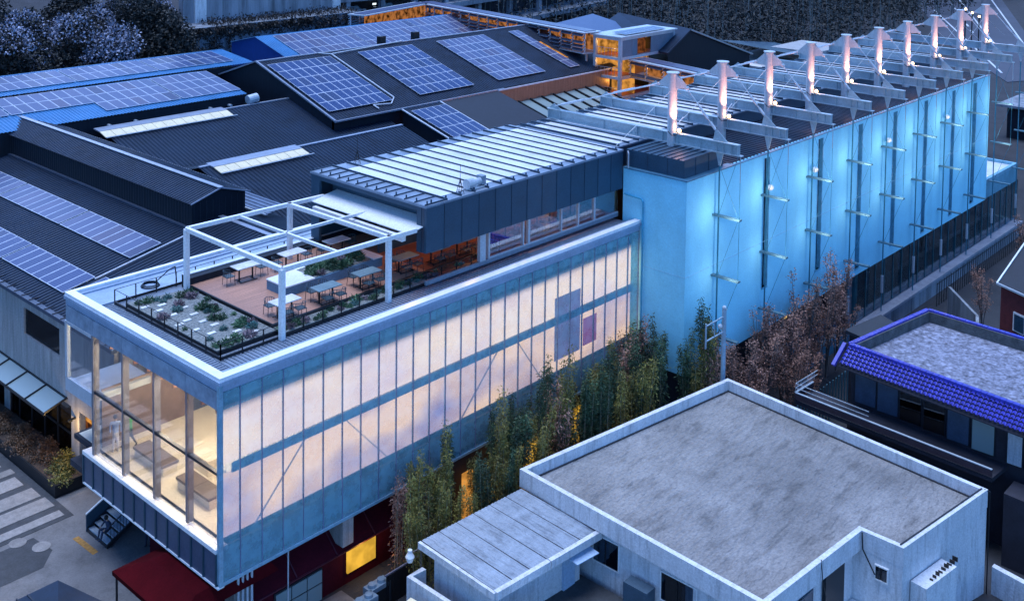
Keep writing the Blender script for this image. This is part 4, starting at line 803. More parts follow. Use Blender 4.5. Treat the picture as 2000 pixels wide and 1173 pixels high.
for k in range(100): m.box(12.585, 12.6, 22.8+.33*k, 22.86+.33*k, -2.0, -.45)
o = m.build('cladding_rib', mat('rib_black', (.014, .022, .035), .6), mo); o['kind'] = 'stuff'
ribs((14.55, 22.45, .2), (-2.15, 0, -.63), (0, 33.5, 0), .3, .045).build('roof', roof_dark, mo)
ribs((14.55, 22.45, .2), (2.15, 0, -.63), (0, 33.5, 0), .3, .045).build('roof', roof_dark, mo)
m = MB(); m.bar((14.55, 22.4, .25), (14.55, 56, .25), .34, .05); m.bar((14.55, 22.42, .22), (12.4, 22.42, -.42), .06, .08); m.bar((14.55, 22.42, .22), (16.7, 22.42, -.42), .06, .08); m.bar((16.72, 22.42, -.43), (16.72, 56, -.43), .05, .05); m.build('ridge_cap', ridge_m, mo)
# canopy of the concrete hall
cp = thing('glass_canopy', 'frosted glass entrance canopy on black frames along the concrete wall', 'canopy', (3, 24, -9))
for k in range(5): MB().slab([(2.95, 19.4+2.35*k, -8.35), (1.75, 19.4+2.35*k, -8.75), (1.75, 21.7+2.35*k, -8.75), (2.95, 21.7+2.35*k, -8.35)], .03).build('pane', g_canopy, cp)
m = MB()
for k in range(6): y = 19.38+2.35*k; m.bar((3.0, y, -8.3), (1.7, y, -8.73), .07, .09)
m.bar((1.72, 19.3, -8.75), (1.72, 31.2, -8.75), .09, .1); m.bar((2.97, 19.3, -8.3), (2.97, 31.2, -8.3), .08, .08); m.build('frame', black_metal, cp)
# planter by the wall
pl_ = thing('ground_planter', 'black edged ground planter with brown shrubs below the windows', 'planter', (1.1, 16.8, -12))
m = MB(); m.box(1.05, 1.15, 16.7, 34, -12, -11.35); m.box(1.15, 2.95, 16.7, 16.8, -12, -11.35); m.build('edge', black_metal, pl_); MB().box(1.15, 2.98, 16.8, 34, -12, -11.42).build('soil', soil, pl_)
def shrub_me(name, mm, rad, n, sz, hh=1.0):
    d = np.random.normal(size=(n, 3)); d /= np.linalg.norm(d, axis=1)[:, None]; rr = rad*np.random.uniform(.25, 1, n)[:, None]**.5*(1+.35*np.sin(d[:, :1]*5+d[:, 1:2]*7)); p = d*rr; p[:, 2] = np.abs(p[:, 2])*hh
    return leaf_mesh(name, p, sz, mm)
SH = [shrub_me('shrub', leaf_brn, .5, 700, .11), shrub_me('shrub', leaf_bam, .5, 600, .12)]
for i in range(30):
    y = 17.1+i*.55; k = 1 if i in (0, 1, 2, 3) else 0
    o = meshobj('shrub', SH[k], None, (random.uniform(1.45, 2.65), y, -11.45)); o.scale = (1, 1, random.uniform(.7, 1.3)); o.rotation_euler = (0, 0, random.random()*6)
    tagp(o, ['low brown shrub in the black edged planter under the dark windows', 'yellow green shrub at the near corner of the black edged planter'][k], 'shrub', ['brown shrubs in the ground planter', 'green shrubs at the planter corner'][k])

# =================================================================== SAWTOOTH ROOFS B and C
sb = thing('valley_hall', 'dark ribbed double hall roof with two cream skylight strips', 'building', (18.5, 23, -12))
ribs((18.6, 31.5, -1), (0, -10.5, -10.5*.27), (19.4, 0, 0), .34, .05).build('near_roof', roof_dark, sb)
ribs((18.6, 31.5, -1), (0, 7.9, -2.15), (19.4, 0, 0), .34, .05).build('near_roof_back', roof_dark, sb)
ribs((19.4, 47.2, -1), (0, -7.8, -2.25), (25, 0, 0), .34, .05).build('far_roof', roof_dark, sb)
MB().box(18.6, 38, 31.35, 31.65, -1.02, -.92).build('ridge_cap', ridge_m, sb); MB().box(19.4, 38, 47.05, 47.35, -1.02, -.92).build('ridge_cap', ridge_m, sb)
MB().add([(38, 21, -3.9), (38, 31.5, -1.05), (38, 39.4, -3.2), (38, 39.4, -9), (38, 21, -9)], [(0, 1, 2, 3, 4)]).build('wall', black_clad, sb)
MB().box(38.05, 45.7, 20.9, 40.3, -7.0, -6.8).build('valley_deck', blackroof, sb)
m = MB(); m.box(18.6, 45, 20.9, 21.1, -12, -3.9); m.box(18.55, 18.7, 21, 47.5, -12, -3.9); m.build('wall', black_clad, sb)
ribs((17.3, 21.5, -1.95), (0, 27, .0), (1.5, 0, .35), .26, .05).build('hip_flashing', mat('flashing', (.13, .18, .27), .45, metal=.3, var=.3), sb)
MB().bar((17.25, 21.5, -1.9), (17.25, 48, -1.9), .07, .07).build('hip_edge', gutter_m, sb)
def skl(p, n, x0, wd, y0, y1, z0, z1, lab):
    T = thing('skylight_strip', lab, 'skylight', (x0, y0, z0), 'cream skylight strips on the valley roof')
    for k in range(n): MB().slab([(x0+k*wd+.02, y0, z0), (x0+(k+1)*wd-.02, y0, z0), (x0+(k+1)*wd-.02, y1, z1), (x0+k*wd+.02, y1, z1)], .06).build('pane', skylight_m, T)
    MB().slab([(x0, y1+.02, z1+.03), (x0+n*wd, y1+.02, z1+.03), (x0+n*wd, y1+1.0, z1+.12), (x0, y1+1.0, z1+.12)], .1).build('hood', ridge_m, T)
    MB().bar((x0, y0-.15, z0-.02), (x0+n*wd+.3, y0-.15, z0-.02), .09, .05).build('flashing', gutter_m, T)
skl(0, 9, 19.4, .87, 30.0, 30.9, -1.22, -.99, 'nearer cream skylight strip on the dark ribbed roof'); skl(0, 13, 18.9, .92, 45.7, 46.7, -1.25, -.97, 'farther cream skylight strip below the blue solar roof')

# =================================================================== BLUE SOLAR HALL E
eh = thing('blue_solar_hall', 'blue metal roofed hall covered in solar panels at the left', 'building', (0, 48.5, -12))
ez = lambda y: -.24+.165*(y-48.5)
ribs((-12, 55.6, ez(55.6)), (0, -7.1, -7.1*.165), (46.2, 0, 0), .3, .045).build('roof', roof_blue, eh)
MB().box(-12, 34.2, 48.6, 48.8, -12, -.33).build('front_wall', black_clad, eh)
MB().add([(34.2, 48.6, -.3), (34.2, 55.6, ez(55.6)), (34.2, 62, -.4), (34.2, 62, -4), (34.2, 48.6, -4)], [(0, 4, 3, 2, 1)]).build('side_wall', black_clad, eh)
ribs((-12, 55.6, ez(55.6)), (0, 3.2, -.6), (46.2, 0, 0), .3, .045).build('roof_back', roof_blue, eh)
z2 = lambda y: .42+.11*(y-58.8)+.1
ribs((-10, 64.6, z2(64.6)), (0, -5.8, -5.8*.11), (52, 0, 0), .3, .045).build('far_roof', roof_blue, eh)
MB().box(-10, 42, 58.7, 58.8, -4, .4).build('far_wall', black_clad, eh)
MB().bar((-10, 64.7, z2(64.7)), (42, 64.7, z2(64.7)), .3, .08).build('ridge_cap', roof_blue, eh)
array('wide three row block of solar panels at the right end of the blue roof', 'solar arrays on the blue roof', (21.0, 49.5, ez(49.5)+.14), (1, 0, 0), (0, 1, .165), 13, 3, 1.0, 1.98, sol_grey, gaps=(7,))
array('two row block of solar panels on the left part of the blue roof', 'solar arrays on the blue roof', (6.8, 51.6, ez(51.6)+.14), (1, 0, 0), (0, 1, .165), 14, 2, 1.0, 1.98, sol_grey, gaps=(7,))
array('long two row solar array on the farther blue roof beneath the dark trees', 'solar arrays on the blue roof', (9.0, 59.9, z2(59.9)+.14), (1, 0, 0), (0, 1, .11), 30, 2, 1.02, 2.1, sol_blue, gaps=(6, 14, 22, 28))
MB().path([(34.3, 54.9, -.3), (34.3, 55.4, .1)], .3).build('duct', dark_b, eh)
tagp(MB().tube((33.6, 47.6, -.6), (34.6, 47.6, -.5), .42, n=14).build('roof_cowl', white_steel, base=(34, 47.6, -1)), 'pale round ventilation cowl beside the black wall', 'vent')
for x in (20.6, 23.0, 30.2, 32.2): tagp(MB().tube((x, 48.55, -1.0), (x, 48.1, -1.0), .13, n=10).build('wall_vent', white_steel, base=(x, 48.6, -1)), 'small round steel vent on the black wall under the blue roof', 'vent', 'round vents on the black wall')

# =================================================================== SLATE SOLAR HALL D
dh = thing('slate_solar_hall', 'slate grey gabled hall roof carrying four tilted solar arrays', 'building', (37.8, 40.3, -12))
dz = lambda y: -2+.32*(y-40.3)
ribs((37.8, 52.3, dz(52.3)), (0, -12.1, -12.1*.32), (42, 0, 0), .33, .05).build('roof', roof_D, dh)
ribs((37.8, 52.3, dz(52.3)), (0, 9, -2.9), (42, 0, 0), .33, .05).build('roof_back', roof_D, dh)
m = MB(); m.add([(37.85, 40.4, -12), (37.85, 40.4, -2.05), (37.85, 52.3, 1.78), (37.85, 61, -1.0), (37.85, 61, -12)], [(0, 4, 3, 2, 1)]); m.box(37.85, 79, 40.4, 40.7, -12, -2.08); m.box(79, 79.2, 40.7, 60, -12, -2.2); m.build('wall', black_clad, dh)
m = MB(); m.bar((37.75, 40.1, -2.0), (37.75, 52.3, 1.9), .18, .14); m.bar((37.75, 52.3, 1.9), (37.75, 61, -.95), .18, .14); m.box(37.7, 79.8, 52.15, 52.45, 1.84, 1.93); m.box(37.7, 60, 40.02, 40.2, -2.14, -2.0); m.build('roof_trim', ridge_m, dh)
nn_ = (0, 1, .32)
for x0, nu, gp, lb2, mm in ((38.2, 8, (), 'leftmost of the four tilted solar arrays on the slate roof', sol_blue), (49.4, 8, (), 'second tilted solar array from the left on the slate roof', sol_blue), (60.7, 8, (), 'third tilted solar array from the left on the slate roof', sol_grey)):
    array(lb2, 'solar arrays on the slate roof', (x0, 41.5, dz(41.5)+.22), (1, 0, 0), nn_, nu, 6, .95, 1.68, mm)
array('narrow two column solar array next to the glowing slot at the right of the slate roof', 'solar arrays on the slate roof', (72.5, 41.4, dz(41.4)+.22), (1, 0, 0), nn_, 2, 6, .85, 1.68, sol_grey)
MB().slab([(74.3, 44.0, dz(44)+.1), (74.8, 43.6, dz(43.6)+.1), (74.8, 47.9, dz(47.9)+.1), (74.3, 47.9, dz(47.9)+.1)], .05).build('glowing_slot', e_warm, dh)
MB().path([(45.0, 52.0, 1.95), (46.2, 51.4, 1.8), (46.3, 41.9, -1.3), (45.2, 41.0, -1.6), (43.2, 41.3, -1.5), (43.3, 40.6, -1.75)], .06).build('roof_pipe', gutter_m, dh)
MB().path([(46.2, 51.4, 1.8), (56.5, 52.2, 1.98), (57, 53, 1.9)], .06).build('roof_pipe', gutter_m, dh)
# lower wing with 18 panels
wz_ = lambda y: -2.15+.266*(y-40.0)
ribs((45.7, 40.0, -2.15), (0, -9.5, -9.5*.266), (4.9, 0, 0), .33, .05).build('wing_roof', roof_D, dh)
MB().slab([(50.75, 40.0, -2.15), (50.75, 30.5, wz_(30.5)), (59, 30.5, wz_(30.5)), (59, 40.0, -2.15)], .1).build('felt_roof', blackroof, dh)
MB().add([(45.72, 40, -2.2), (45.72, 30.5, wz_(30.5)-.05), (45.72, 30.5, -9), (45.72, 40, -9)], [(0, 1, 2, 3)]).build('wing_wall', black_clad, dh)
m = MB(); m.bar((50.7, 40.1, -2.05), (50.7, 30.5, wz_(30.5)+.1), .12, .1); m.bar((45.65, 40, -2.1), (45.65, 30.5, wz_(30.5)+.05), .14, .1); m.bar((59, 39.9, -2.1), (78, 39.9, -2.1), .12, .14); m.build('wing_trim', gutter_m, dh)
array('small blue solar array on the lower wing behind the white pavilion roof', 'solar arrays on the slate roof', (46.1, 33.4, wz_(33.4)+.2), (1, 0, 0), (0, 1, .266), 5, 3, .9, 2.0, sol_blue)
MB().box(59, 78, 39.95, 40.02, -4.2, -2.2).build('aged_fascia', copper, dh)
# glazed court canopy
gc = thing('court_canopy', 'glazed lean to canopy on dark rafters between the slate hall and the stair tower', 'canopy', (60, 36, -4.5))
for k in range(9):
    x = 60+k*1.9; MB().bar((x, 39.8, -3.6), (x, 34.0, -5.2), .12, .16).build('rafter', black_metal, gc)
    if k < 8: MB().slab([(x+.1, 39.8, -3.72), (x+.1, 34.1, -5.3), (x+1.8, 34.1, -5.3), (x+1.8, 39.8, -3.72)], .03).build('pane', g_canopy, gc)
m = MB(); m.box(59.5, 76.5, 33.9, 34.05, -12, -5.3); m.box(59.2, 59.5, 30, 40, -12, -4.8)
m.build('wall', dark_b, gc)
ck = thing('lit_courtyard', 'orange lit timber courtyard floor below the stair tower', 'courtyard', (70, 25, -8)); MB().box(56, 84, 12, 33.5, -8.1, -8.0).build('floor', mat('court_floor', (.42, .10, .06), .4), ck)
m = MB(); m.box(84, 84.3, 12, 33.5, -8, -3.2); m.build('wall', timber, ck)
for x, y in ((66, 28), (74, 28), (79, 24), (72, 20), (68, 24)): light('court_lamp', (x, y, -5.2+GZ), 160, (1.0, .38, .10), .15)

# =================================================================== STAIR TOWER AND WALKWAYS
tw = thing('stair_tower', 'white framed stair tower glowing orange inside', 'building', (78, 38.8, -12))
X0, X1, Y0, Y1, ZT = 76.4, 87.0, 37.6, 41.2, 1.9
m = MB()
for x, y in ((X0, Y0), (X0, Y1), (X1, Y0), (X1, Y1)): m.box(x, x+.35, y-.35, y, -12, ZT)
for z in (ZT, -.35, -2.6, -4.9): m.box(X0-.02, X1+.3, Y0-.37, Y1+.02, z-.32, z-.02)
m.box(X0-.2, X1+.5, Y0-.6, Y1+.3, ZT, ZT+.14)
m.build('frame', white_steel, tw)
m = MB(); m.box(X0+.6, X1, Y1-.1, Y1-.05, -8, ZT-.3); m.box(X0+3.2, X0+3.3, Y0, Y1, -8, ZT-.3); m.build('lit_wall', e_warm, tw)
m = MB()
for z in (-.35, -2.6, -4.9): m.box(X0+.3, X1, Y0, Y1-.1, z-.02, z+.02)
m.build('landing', mat('court_floor', (.42, .10, .06), .4), tw)
m = MB()
for z in (-.35, -2.6, -4.9):
    m.bar((X0+.1, Y0, z+.95), (X0+.1, Y1-.3, z+.95), .04)
    for k in range(7): m.bar((X0+.1, Y0+.5*k, z), (X0+.1, Y0+.5*k, z+.95), .025)
m.build('railing', white_steel, tw)
for a, b in ((X0+.4, X0+2.2), (X0+2.25, X0+3.3), (X0+6.0, X1)): MB().box(a, b, Y0-.3, Y0-.25, -.35, ZT-.3).build('grey_panel', mat('mesh_panel', (.14, .19, .25), .7, var=.15), tw)
MB().box(X0+3.7, X0+5.6, Y0+.2, Y0+.25, -.35, ZT-.3).build('lit_opening', e_dim, tw)
array('dark solar panels on the flat roof of the orange lit stair tower', 'solar arrays near the stair tower', (X0+1.2, Y0-.2, ZT+.3), (1, 0, 0), (0, 1, .05), 8, 1, 1.0, 2.0, sol_blue)
for z in (.9, -1.4, -3.6): light('tower_lamp', (X0+1.8, Y0+1.8, z+GZ), 32, (1.0, .5, .12), .1)
def walkway(name, label, A, B, z, h, rows, bays, open_=False, depth=2.4):
    T = thing(name, label, 'walkway', (*A, z-h)); A = Vector((*A, 0)); B = Vector((*B, 0)); d = (B-A); L = d.length; d.normalize(); nrm = Vector((-d.y, d.x, 0))
    if nrm.x > 0: nrm = -nrm                         # the open side faces -X
    back = -nrm*depth
    def P(s, off, zz): q = A+d*s+nrm*off; return (q.x, q.y, zz)
    rf = MB(); rf.slab([P(-.2, .35, z), P(L+.2, .35, z), P(L+.2, -depth, z), P(-.2, -depth, z)], .12); rf.build('roof', white_steel, T)
    MB().slab([P(0, .1, z-h+.1), P(L, .1, z-h+.1), P(L, -depth, z-h+.1), P(0, -depth, z-h+.1)], .15).build('deck', beam_paint, T)
    MB().slab([P(0.3, -.3, z+.08), P(L-.3, -.3, z+.08), P(L-.3, -depth+.4, z+.08), P(.3, -depth+.4, z+.08)], .06).build('roof_solar_strip', sol_grey, T)
    q = MB(); q.add([P(0, -depth+.3, z-.15), P(L, -depth+.3, z-.15), P(L, -depth+.3, z-h+.12), P(0, -depth+.3, z-h+.12)], [(0, 1, 2, 3)])
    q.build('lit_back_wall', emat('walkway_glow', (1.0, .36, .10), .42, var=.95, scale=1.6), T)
    fr = MB()
    for k in range(bays+1):
        s = L*k/bays; fr.bar(P(s, 0, z-h), P(s, 0, z-.05), .12); 
        for j in range(rows+1): zz = z-.25-(h-.35)*j/max(1, rows); fr.bar(P(s, 0, zz+.1), P(s, .32, zz-.08), .07)
    fr.bar(P(0, 0, z-h+.05), P(L, 0, z-h+.05), .12); fr.bar(P(0, 0, z-.12), P(L, 0, z-.12), .14); fr.build('frame', white_steel, T)
    for k in range(bays):
        s0, s1 = L*k/bays+.1, L*(k+1)/bays-.1
        for j in range(rows):
            if open_ and j not in (0, rows-1): continue
            if not open_ and j == 1: continue
            zz = z-.22-(h-.35)*j/rows; MB().slab([P(s0, .03, zz), P(s1, .03, zz), P(s1, .33, zz-.24), P(s0, .33, zz-.24)], .04).build('louvre', mat('louvre_glass', (.06, .08, .12), .2, spec=.8), T)
    m = MB()
    for s in np.arange(2, L, 6.5): 
        p = P(s, -depth/2, -12); m.tube(p, (p[0], p[1], z-h), .14)
    m.build('column', white_steel, T); return T
walkway('covered_walkway', 'long covered walkway with slatted glass louvres and orange light', (81.5, 76.5), (75.2, 41.5), 2.25, 2.5, 5, 17)
walkway('covered_walkway', 'upper left wing of the louvred walkway turning towards the trees', (66, 72.5), (81.3, 76.8), 2.25, 1.9, 5, 8)
walkway('covered_walkway', 'lower covered walkway with open orange lit bays running behind the steel masts', (78.6, 37.4), (74.6, 18.5), -.75, 2.1, 4, 7, open_=True)
for s in (.15, .4, .65, .9):
    light('walkway_lamp', (78.9+(74.9-78.9)*s+1, 37+(18.5-37)*s, -1.6+GZ), 45, (1.0, .4, .1), .1)
# small building with solar roof behind the tower and dark gabled house
nb = thing('solar_annex', 'pale low roof with solar panels just behind the stair tower', 'building', (96, 55, -12))
m = MB(); m.add([(82, 46, .9), (91, 46, .9), (90, 52, 2.2), (82, 52, 1.6)], [(0, 1, 2, 3)]); m.build('roof', sol_grey, nb); m = MB(); m.box(82.2, 90.8, 46.4, 51.5, -12, .6); m.build('wall', wbuild, nb)
dk = thing('dark_gable_house', 'black gabled building with pale roof slope right of the stair tower', 'building', (90, 36, -12))
m = MB(); m.add([(84, 36, -.2), (88.5, 36, 1.95), (103, 36, -2.6), (84, 36, -12), (103, 36, -12)], [(0, 3, 4, 2, 1)]); m.box(84.1, 102.9, 36.1, 50, -12, -2.7); m.build('wall', black_clad, dk)
m = MB(); m.slab([(88.5, 35.7, 2.0), (103.3, 35.7, -2.6), (108, 50, -2.2), (93, 50, 2.3)], .2); m.build('roof_slope', mat('fibre_roof', (.36, .36, .37), .8, streak=(1, 1, 1), scale=3), dk); MB().slab([(83.6, 35.7, -.4), (88.5, 35.7, 2.0), (93, 50, 2.3), (86, 50, -.2)], .2).build('roof_slope', roof_dark, dk)
lr = thing('low_roof_house', 'low dark roofed house with a pale skylight box by the bamboo wood', 'building', (110, 32, -12))
m = MB(); m.add([(104, 30, -2.2), (118, 30, -4.2), (124, 44, -4.2), (108, 44, -2.2)], [(0, 1, 2, 3)]); m.build('roof', roof_dark, lr); m = MB(); m.box(104, 118, 30.4, 43, -12, -4.4); m.build('wall', wbuild, lr); MB().box(112, 121, 31, 38, -4.2, -2.9).build('skylight_box', mat('fibre_roof', (.36, .36, .37), .8), lr)
# blue gable building F
fb = thing('royal_blue_shed', 'royal blue sided shed with a pale solar roof behind the slate roof ridge', 'building', (49, 62, -12))
MB().prism([(49.3, 62), (86, 62), (86, 74), (49.3, 74)], -12, -.7).build('wall', blue_gable, fb)
MB().add([(49.3, 62, -.7), (49.3, 69, 1.35), (49.3, 74, 0.2), (49.3, 74, -.7)], [(0, 3, 2, 1)]).build('gable', blue_gable, fb)
fz = lambda y: -.65+.286*(y-62)
ribs((49.1, 69.0, fz(69)), (0, -7.2, -7.2*.286), (37.5, 0, 0), .3, .045).build('roof', roof_blue, fb); ribs((49.1, 69, fz(69)), (0, 5.2, -1.2), (37.5, 0, 0), .3, .045).build('roof_back', roof_blue, fb)
array('pale solar array covering the royal blue shed roof', 'solar arrays near the stair tower', (51.2, 62.3, fz(62.3)+.15), (1, 0, 0), (0, 1, .286), 30, 3, 1.02, 2.15, sol_grey, gaps=(10, 20))
for x in (54.5, 59.5): tagp(MB().box(x, x+.8, 53.4, 54.0, 1.4, 2.5).build('roof_cowl', black_metal, base=(x, 53.4, 1.4)), 'black cowl sticking up behind the slate roof ridge, %s one' % ('left' if x < 55 else 'right'), 'vent', 'black cowls behind the ridge')

# =================================================================== WHITE FLAT ROOFED BUILDING
def inset(poly, t):
    n = len(poly); out = []
    for i in range(n):
        a, b, c = Vector(poly[i-1]), Vector(poly[i]), Vector(poly[(i+1) % n]); d1 = (b-a).normalized(); d2 = (c-b).normalized()
        n1 = Vector((-d1.y, d1.x)); n2 = Vector((-d2.y, d2.x)); k = (n1+n2); k = k/(1+n1.dot(n2)); out.append(tuple(b+k*t))
    return out
def ring(m, poly, t, z0, z1):
    q = inset(poly, t); n = len(poly)
    m.add([(*p, z0) for p in poly]+[(*p, z1) for p in poly]+[(*p, z0) for p in q]+[(*p, z1) for p in q],
          [f_ for i in range(n) for j in [(i+1) % n] for f_ in ((i, j, n+j, n+i), (n+i, n+j, 3*n+j, 3*n+i), (2*n+j, 2*n+i, 3*n+i, 3*n+j), (j, i, 2*n+i, 2*n+j))]); return m
PW = [(13.33, -4.15), (12.6, -17.3), (19.73, -17.87), (19.73, -19.69), (26.71, -20.67), (28.18, -6.22)]
wb = thing('white_building', 'white stucco flat roofed building in the foreground with a rough grey roof', 'building', (13, -4.2, -13.6))
PI_ = [(13.62, -4.5), (12.95, -16.95), (19.74, -17.5), (19.74, -19.67), (26.69, -20.65), (28.16, -6.24), ]
MB().prism(PI_, -14.2, -8.25).build('wall', wbuild, wb)
ring(MB(), PW, .24, -8.24, -7.4).build('parapet', wbuild, wb)
MB().prism(inset(PW, .2), -8.2, -7.98).build('roof', wroof, wb)
m = MB()
q = inset(PW, .245)
for a, b in zip(q, q[1:]+q[:1]): m.bar((*a, -7.96), (*b, -7.96), .12, .08)
m.build('roof_flashing', mat('tar_edge', (.05, .05, .055), .9, var=.3), wb)
MB().bar((26.55, -20.45, -7.38), (19.85, -19.5, -7.38), .05).build('cable', black_metal, wb)
MB().path([(26.6, -20.55, -7.4), (26.74, -20.75, -7.5), (26.74, -20.75, -13)], .03).build('cable', black_metal, wb)
MB().path([(19.6, -17.95, -7.4), (19.6, -18.0, -8.1), (19.5, -18.6, -8.9)], .03).build('cable', black_metal, wb)
MB().path([(16.6, -17.6, -7.35), (16.55, -17.72, -8.2), (16.9, -17.7, -9.0)], .02).build('cable', black_metal, wb)
MB().prism([(19.2, -19.95), (21.0, -20.4), (22.4, -21.5), (19.6, -21.2)], -14, -9.2)
MB().prism([(20.2, -20.5), (22.6, -20.85), (22.7, -20.15), (20.3, -19.8)], -14, -9.0).build('chimney_block', wbuild, wb)
m = MB()
for k in range(9): x = 20.9+k*.26; m.box(x, x+.03, -20.5-.03*k, -20.35-.02*k, -9.04, -8.92+.04*(k % 3))
o = m.build('weeds', ivy_m, wb)
def wind(T, X, y0, y1, z0, z1, n=2, lab=None, fm=None):
    o = MB().box(X-.05, X+.05, y0, y1, z0-.05, z0).box(X-.05, X+.05, y0, y1, z1, z1+.05).box(X-.05, X+.05, y0, y0+.05, z0, z1).box(X-.05, X+.05, y1-.05, y1, z0, z1).build('window', fm or white_paint, T)
    wd = (y1-y0)/n
    for k in range(n): MB().box(X-.03, X-.01, y0+wd*k+.06, y0+wd*(k+1)-.03, z0, z1).build('pane', g_dark, o)
    MB().box(X+.0, X+.02, y0+.05, y1-.05, z0, z1).build('room_dark', black_metal, o); return o
wind(wb, 13.33, -9.95, -8.5, -9.75, -8.6); wind(wb, 13.15, -14.0, -12.2, -9.75, -8.6)
wind(wb, 19.70, -19.1, -18.5, -9.15, -8.6)
MB().box(17.3, 19.0, -17.5, -17.36, -10.7, -8.5).build('doorway', black_metal, wb); m = MB(); m.box(15.0, 16.6, -17.3, -17.2, -9.3, -8.7); m.build('dark_window', g_dark, wb)
m = MB(); m.box(16.9, 19.7, -19.2, -17.5, -10.6, -10.5); m.build('landing', wbuild, wb)
tagp(MB().box(12.45, 13.05, -12.0, -10.8, -10.6, -9.35).build('metal_cabinet', cabinet_m, base=(12.4, -12, -10.6)), 'dark slate metal cabinet against the white wall under the roof overhang', 'cabinet')
# annex
an = thing('tin_roof_annex', 'small rendered annex with a sloping grey tin roof and white gutter', 'building', (7.4, -4, -12))
AP = [(7.55, -4.1), (7.55, -8.05), (13.0, -8.55), (13.0, -4.6)]
MB().prism([(7.75, -4.3), (7.7, -7.75), (12.8, -8.2), (12.85, -4.7)], -12.2, -8.5).build('wall', wbuild, an)
for k in range(6):
    y0 = 0.0+k/6; y1 = (k+1)/6
    def L(p, q, t): return tuple(p[i]+(q[i]-p[i])*t for i in range(3))
    a, b, c, d = (7.41, -3.84, -8.3), (13.13, -4.44, -8.14), (13.2, -8.87, -8.34), (7.36, -8.24, -8.5)
    p0, p1 = L(a, b, y0+.004), L(a, b, y1-.004); q0, q1 = L(d, c, y0+.004), L(d, c, y1-.004)
    ribs(q0, Vector(p0)-Vector(q0), Vector(q1)-Vector(q0), .16, .018).build('roof_sheet', tin, an)
m = MB(); m.slab([(7.41, -3.84, -8.36), (13.13, -4.44, -8.2), (13.2, -8.87, -8.4), (7.36, -8.24, -8.56)], .08); m.build('roof_base', dark_b, an)
m = MB(); m.bar((7.3, -8.3, -8.6), (10.2, -8.62, -8.52), .22, .34); m.bar((10.24, -8.63, -8.52), (13.25, -8.95, -8.44), .22, .34); m.bar((7.32, -3.8, -8.45), (7.27, -8.3, -8.62), .14, .28); m.build('gutter', wbuild, an)
d_ = MB().box(11.7, 12.45, -8.22, -8.1, -10.6, -8.75); d_.build('door', door_m, an)
MB().slab([(11.4, -8.15, -8.72), (12.7, -8.3, -8.72), (12.8, -9.25, -8.95), (11.5, -9.1, -8.95)], .03).build('door_hood', door_m, an)
lw = thing('low_white_block', 'low white walled forecourt with flat metal covers below the tin roof annex', 'building', (7.0, -5, -12))
m = MB(); m.prism([(6.8, -3.6), (6.8, -9.8), (7.0, -9.8), (7.0, -3.6)], -12.2, -9.7); m.prism([(7.0, -3.6), (7.0, -3.75), (7.7, -3.85), (7.7, -3.6)], -12.2, -9.7); m.build('wall', wbuild, lw)
MB().prism([(5.2, -4.9), (5.2, -10), (6.75, -10), (6.75, -4.9)], -12.2, -10.3).build('cover', mat('blue_cover', (.10, .2, .3), .5), lw); MB().slab([(7.7, -8.4, -9.3), (8.4, -8.5, -9.3), (10.6, -11.5, -9.6), (8.8, -12, -9.7)], .08).build('white_slab', white_paint, lw); MB().slab([(5.6, -4.5, -10.0), (6.3, -4.4, -10.0), (6.7, -7.5, -10.1), (5.9, -7.7, -10.1)], .06).build('loose_sheet', skylight_m, lw)
lp = thing('yard_lamp', 'white lantern lamp on a bent post beside the tin roof annex', 'lamp', (7.7, -3.5, -9.7)); MB().path([(7.72, -3.5, -11), (7.72, -3.5, -8.98), (7.62, -3.45, -8.93), (7.3, -3.4, -8.95)], .03).build('post', bark, lp)
m = MB(); m.tube((7.18, -3.38, -8.92), (7.18, -3.38, -8.8), .10, .10, 10); m.tube((7.18, -3.38, -9.1), (7.18, -3.38, -8.92), .2, .10, 10); m.tube((7.18, -3.38, -9.32), (7.18, -3.38, -9.1), .12, .2, 10); m.build('lantern', white_paint, lp)
for k, (x, y) in enumerate(((6.25, -1.9), (5.2, -2.3))):
    t = thing('condenser_unit', ['grey outdoor condenser with two domed fans by the slatted fence', 'grey outdoor condenser at the bottom edge nearer the maroon wall'][k], 'air conditioner', (x, y, -12), 'outdoor condensers')
    MB().box(x, x+1.15, y, y+.5, -12, -10.9).build('casing', mat('casing', (.20, .27, .33), .5), t); MB().tube((x+.3, y+.25, -10.9), (x+.3, y+.25, -10.78), .2, .17, 14).tube((x+.82, y+.25, -10.9), (x+.82, y+.25, -10.78), .2, .17, 14).build('fan_cover', mat('casing', (.2, .27, .33), .5), t); MB().box(x+.1, x+1.05, y-.01, y, -11.8, -11.1).build('grille', black_metal, t)
fc = thing('slatted_fence', 'black slatted fence between the condensers and the bamboo', 'fence', (7.1, -1.9, -12)); 
for k in range(22): x = 7.15+k*.115; MB().box(x, x+.08, -1.92, -1.88, -12, -10.65).build('slat', black_metal, fc)
MB().bar((7.1, -1.86, -10.62), (9.7, -1.86, -10.62), .06).build('rail', mat('fence_rail', (.2, .18, .22), .6), fc)

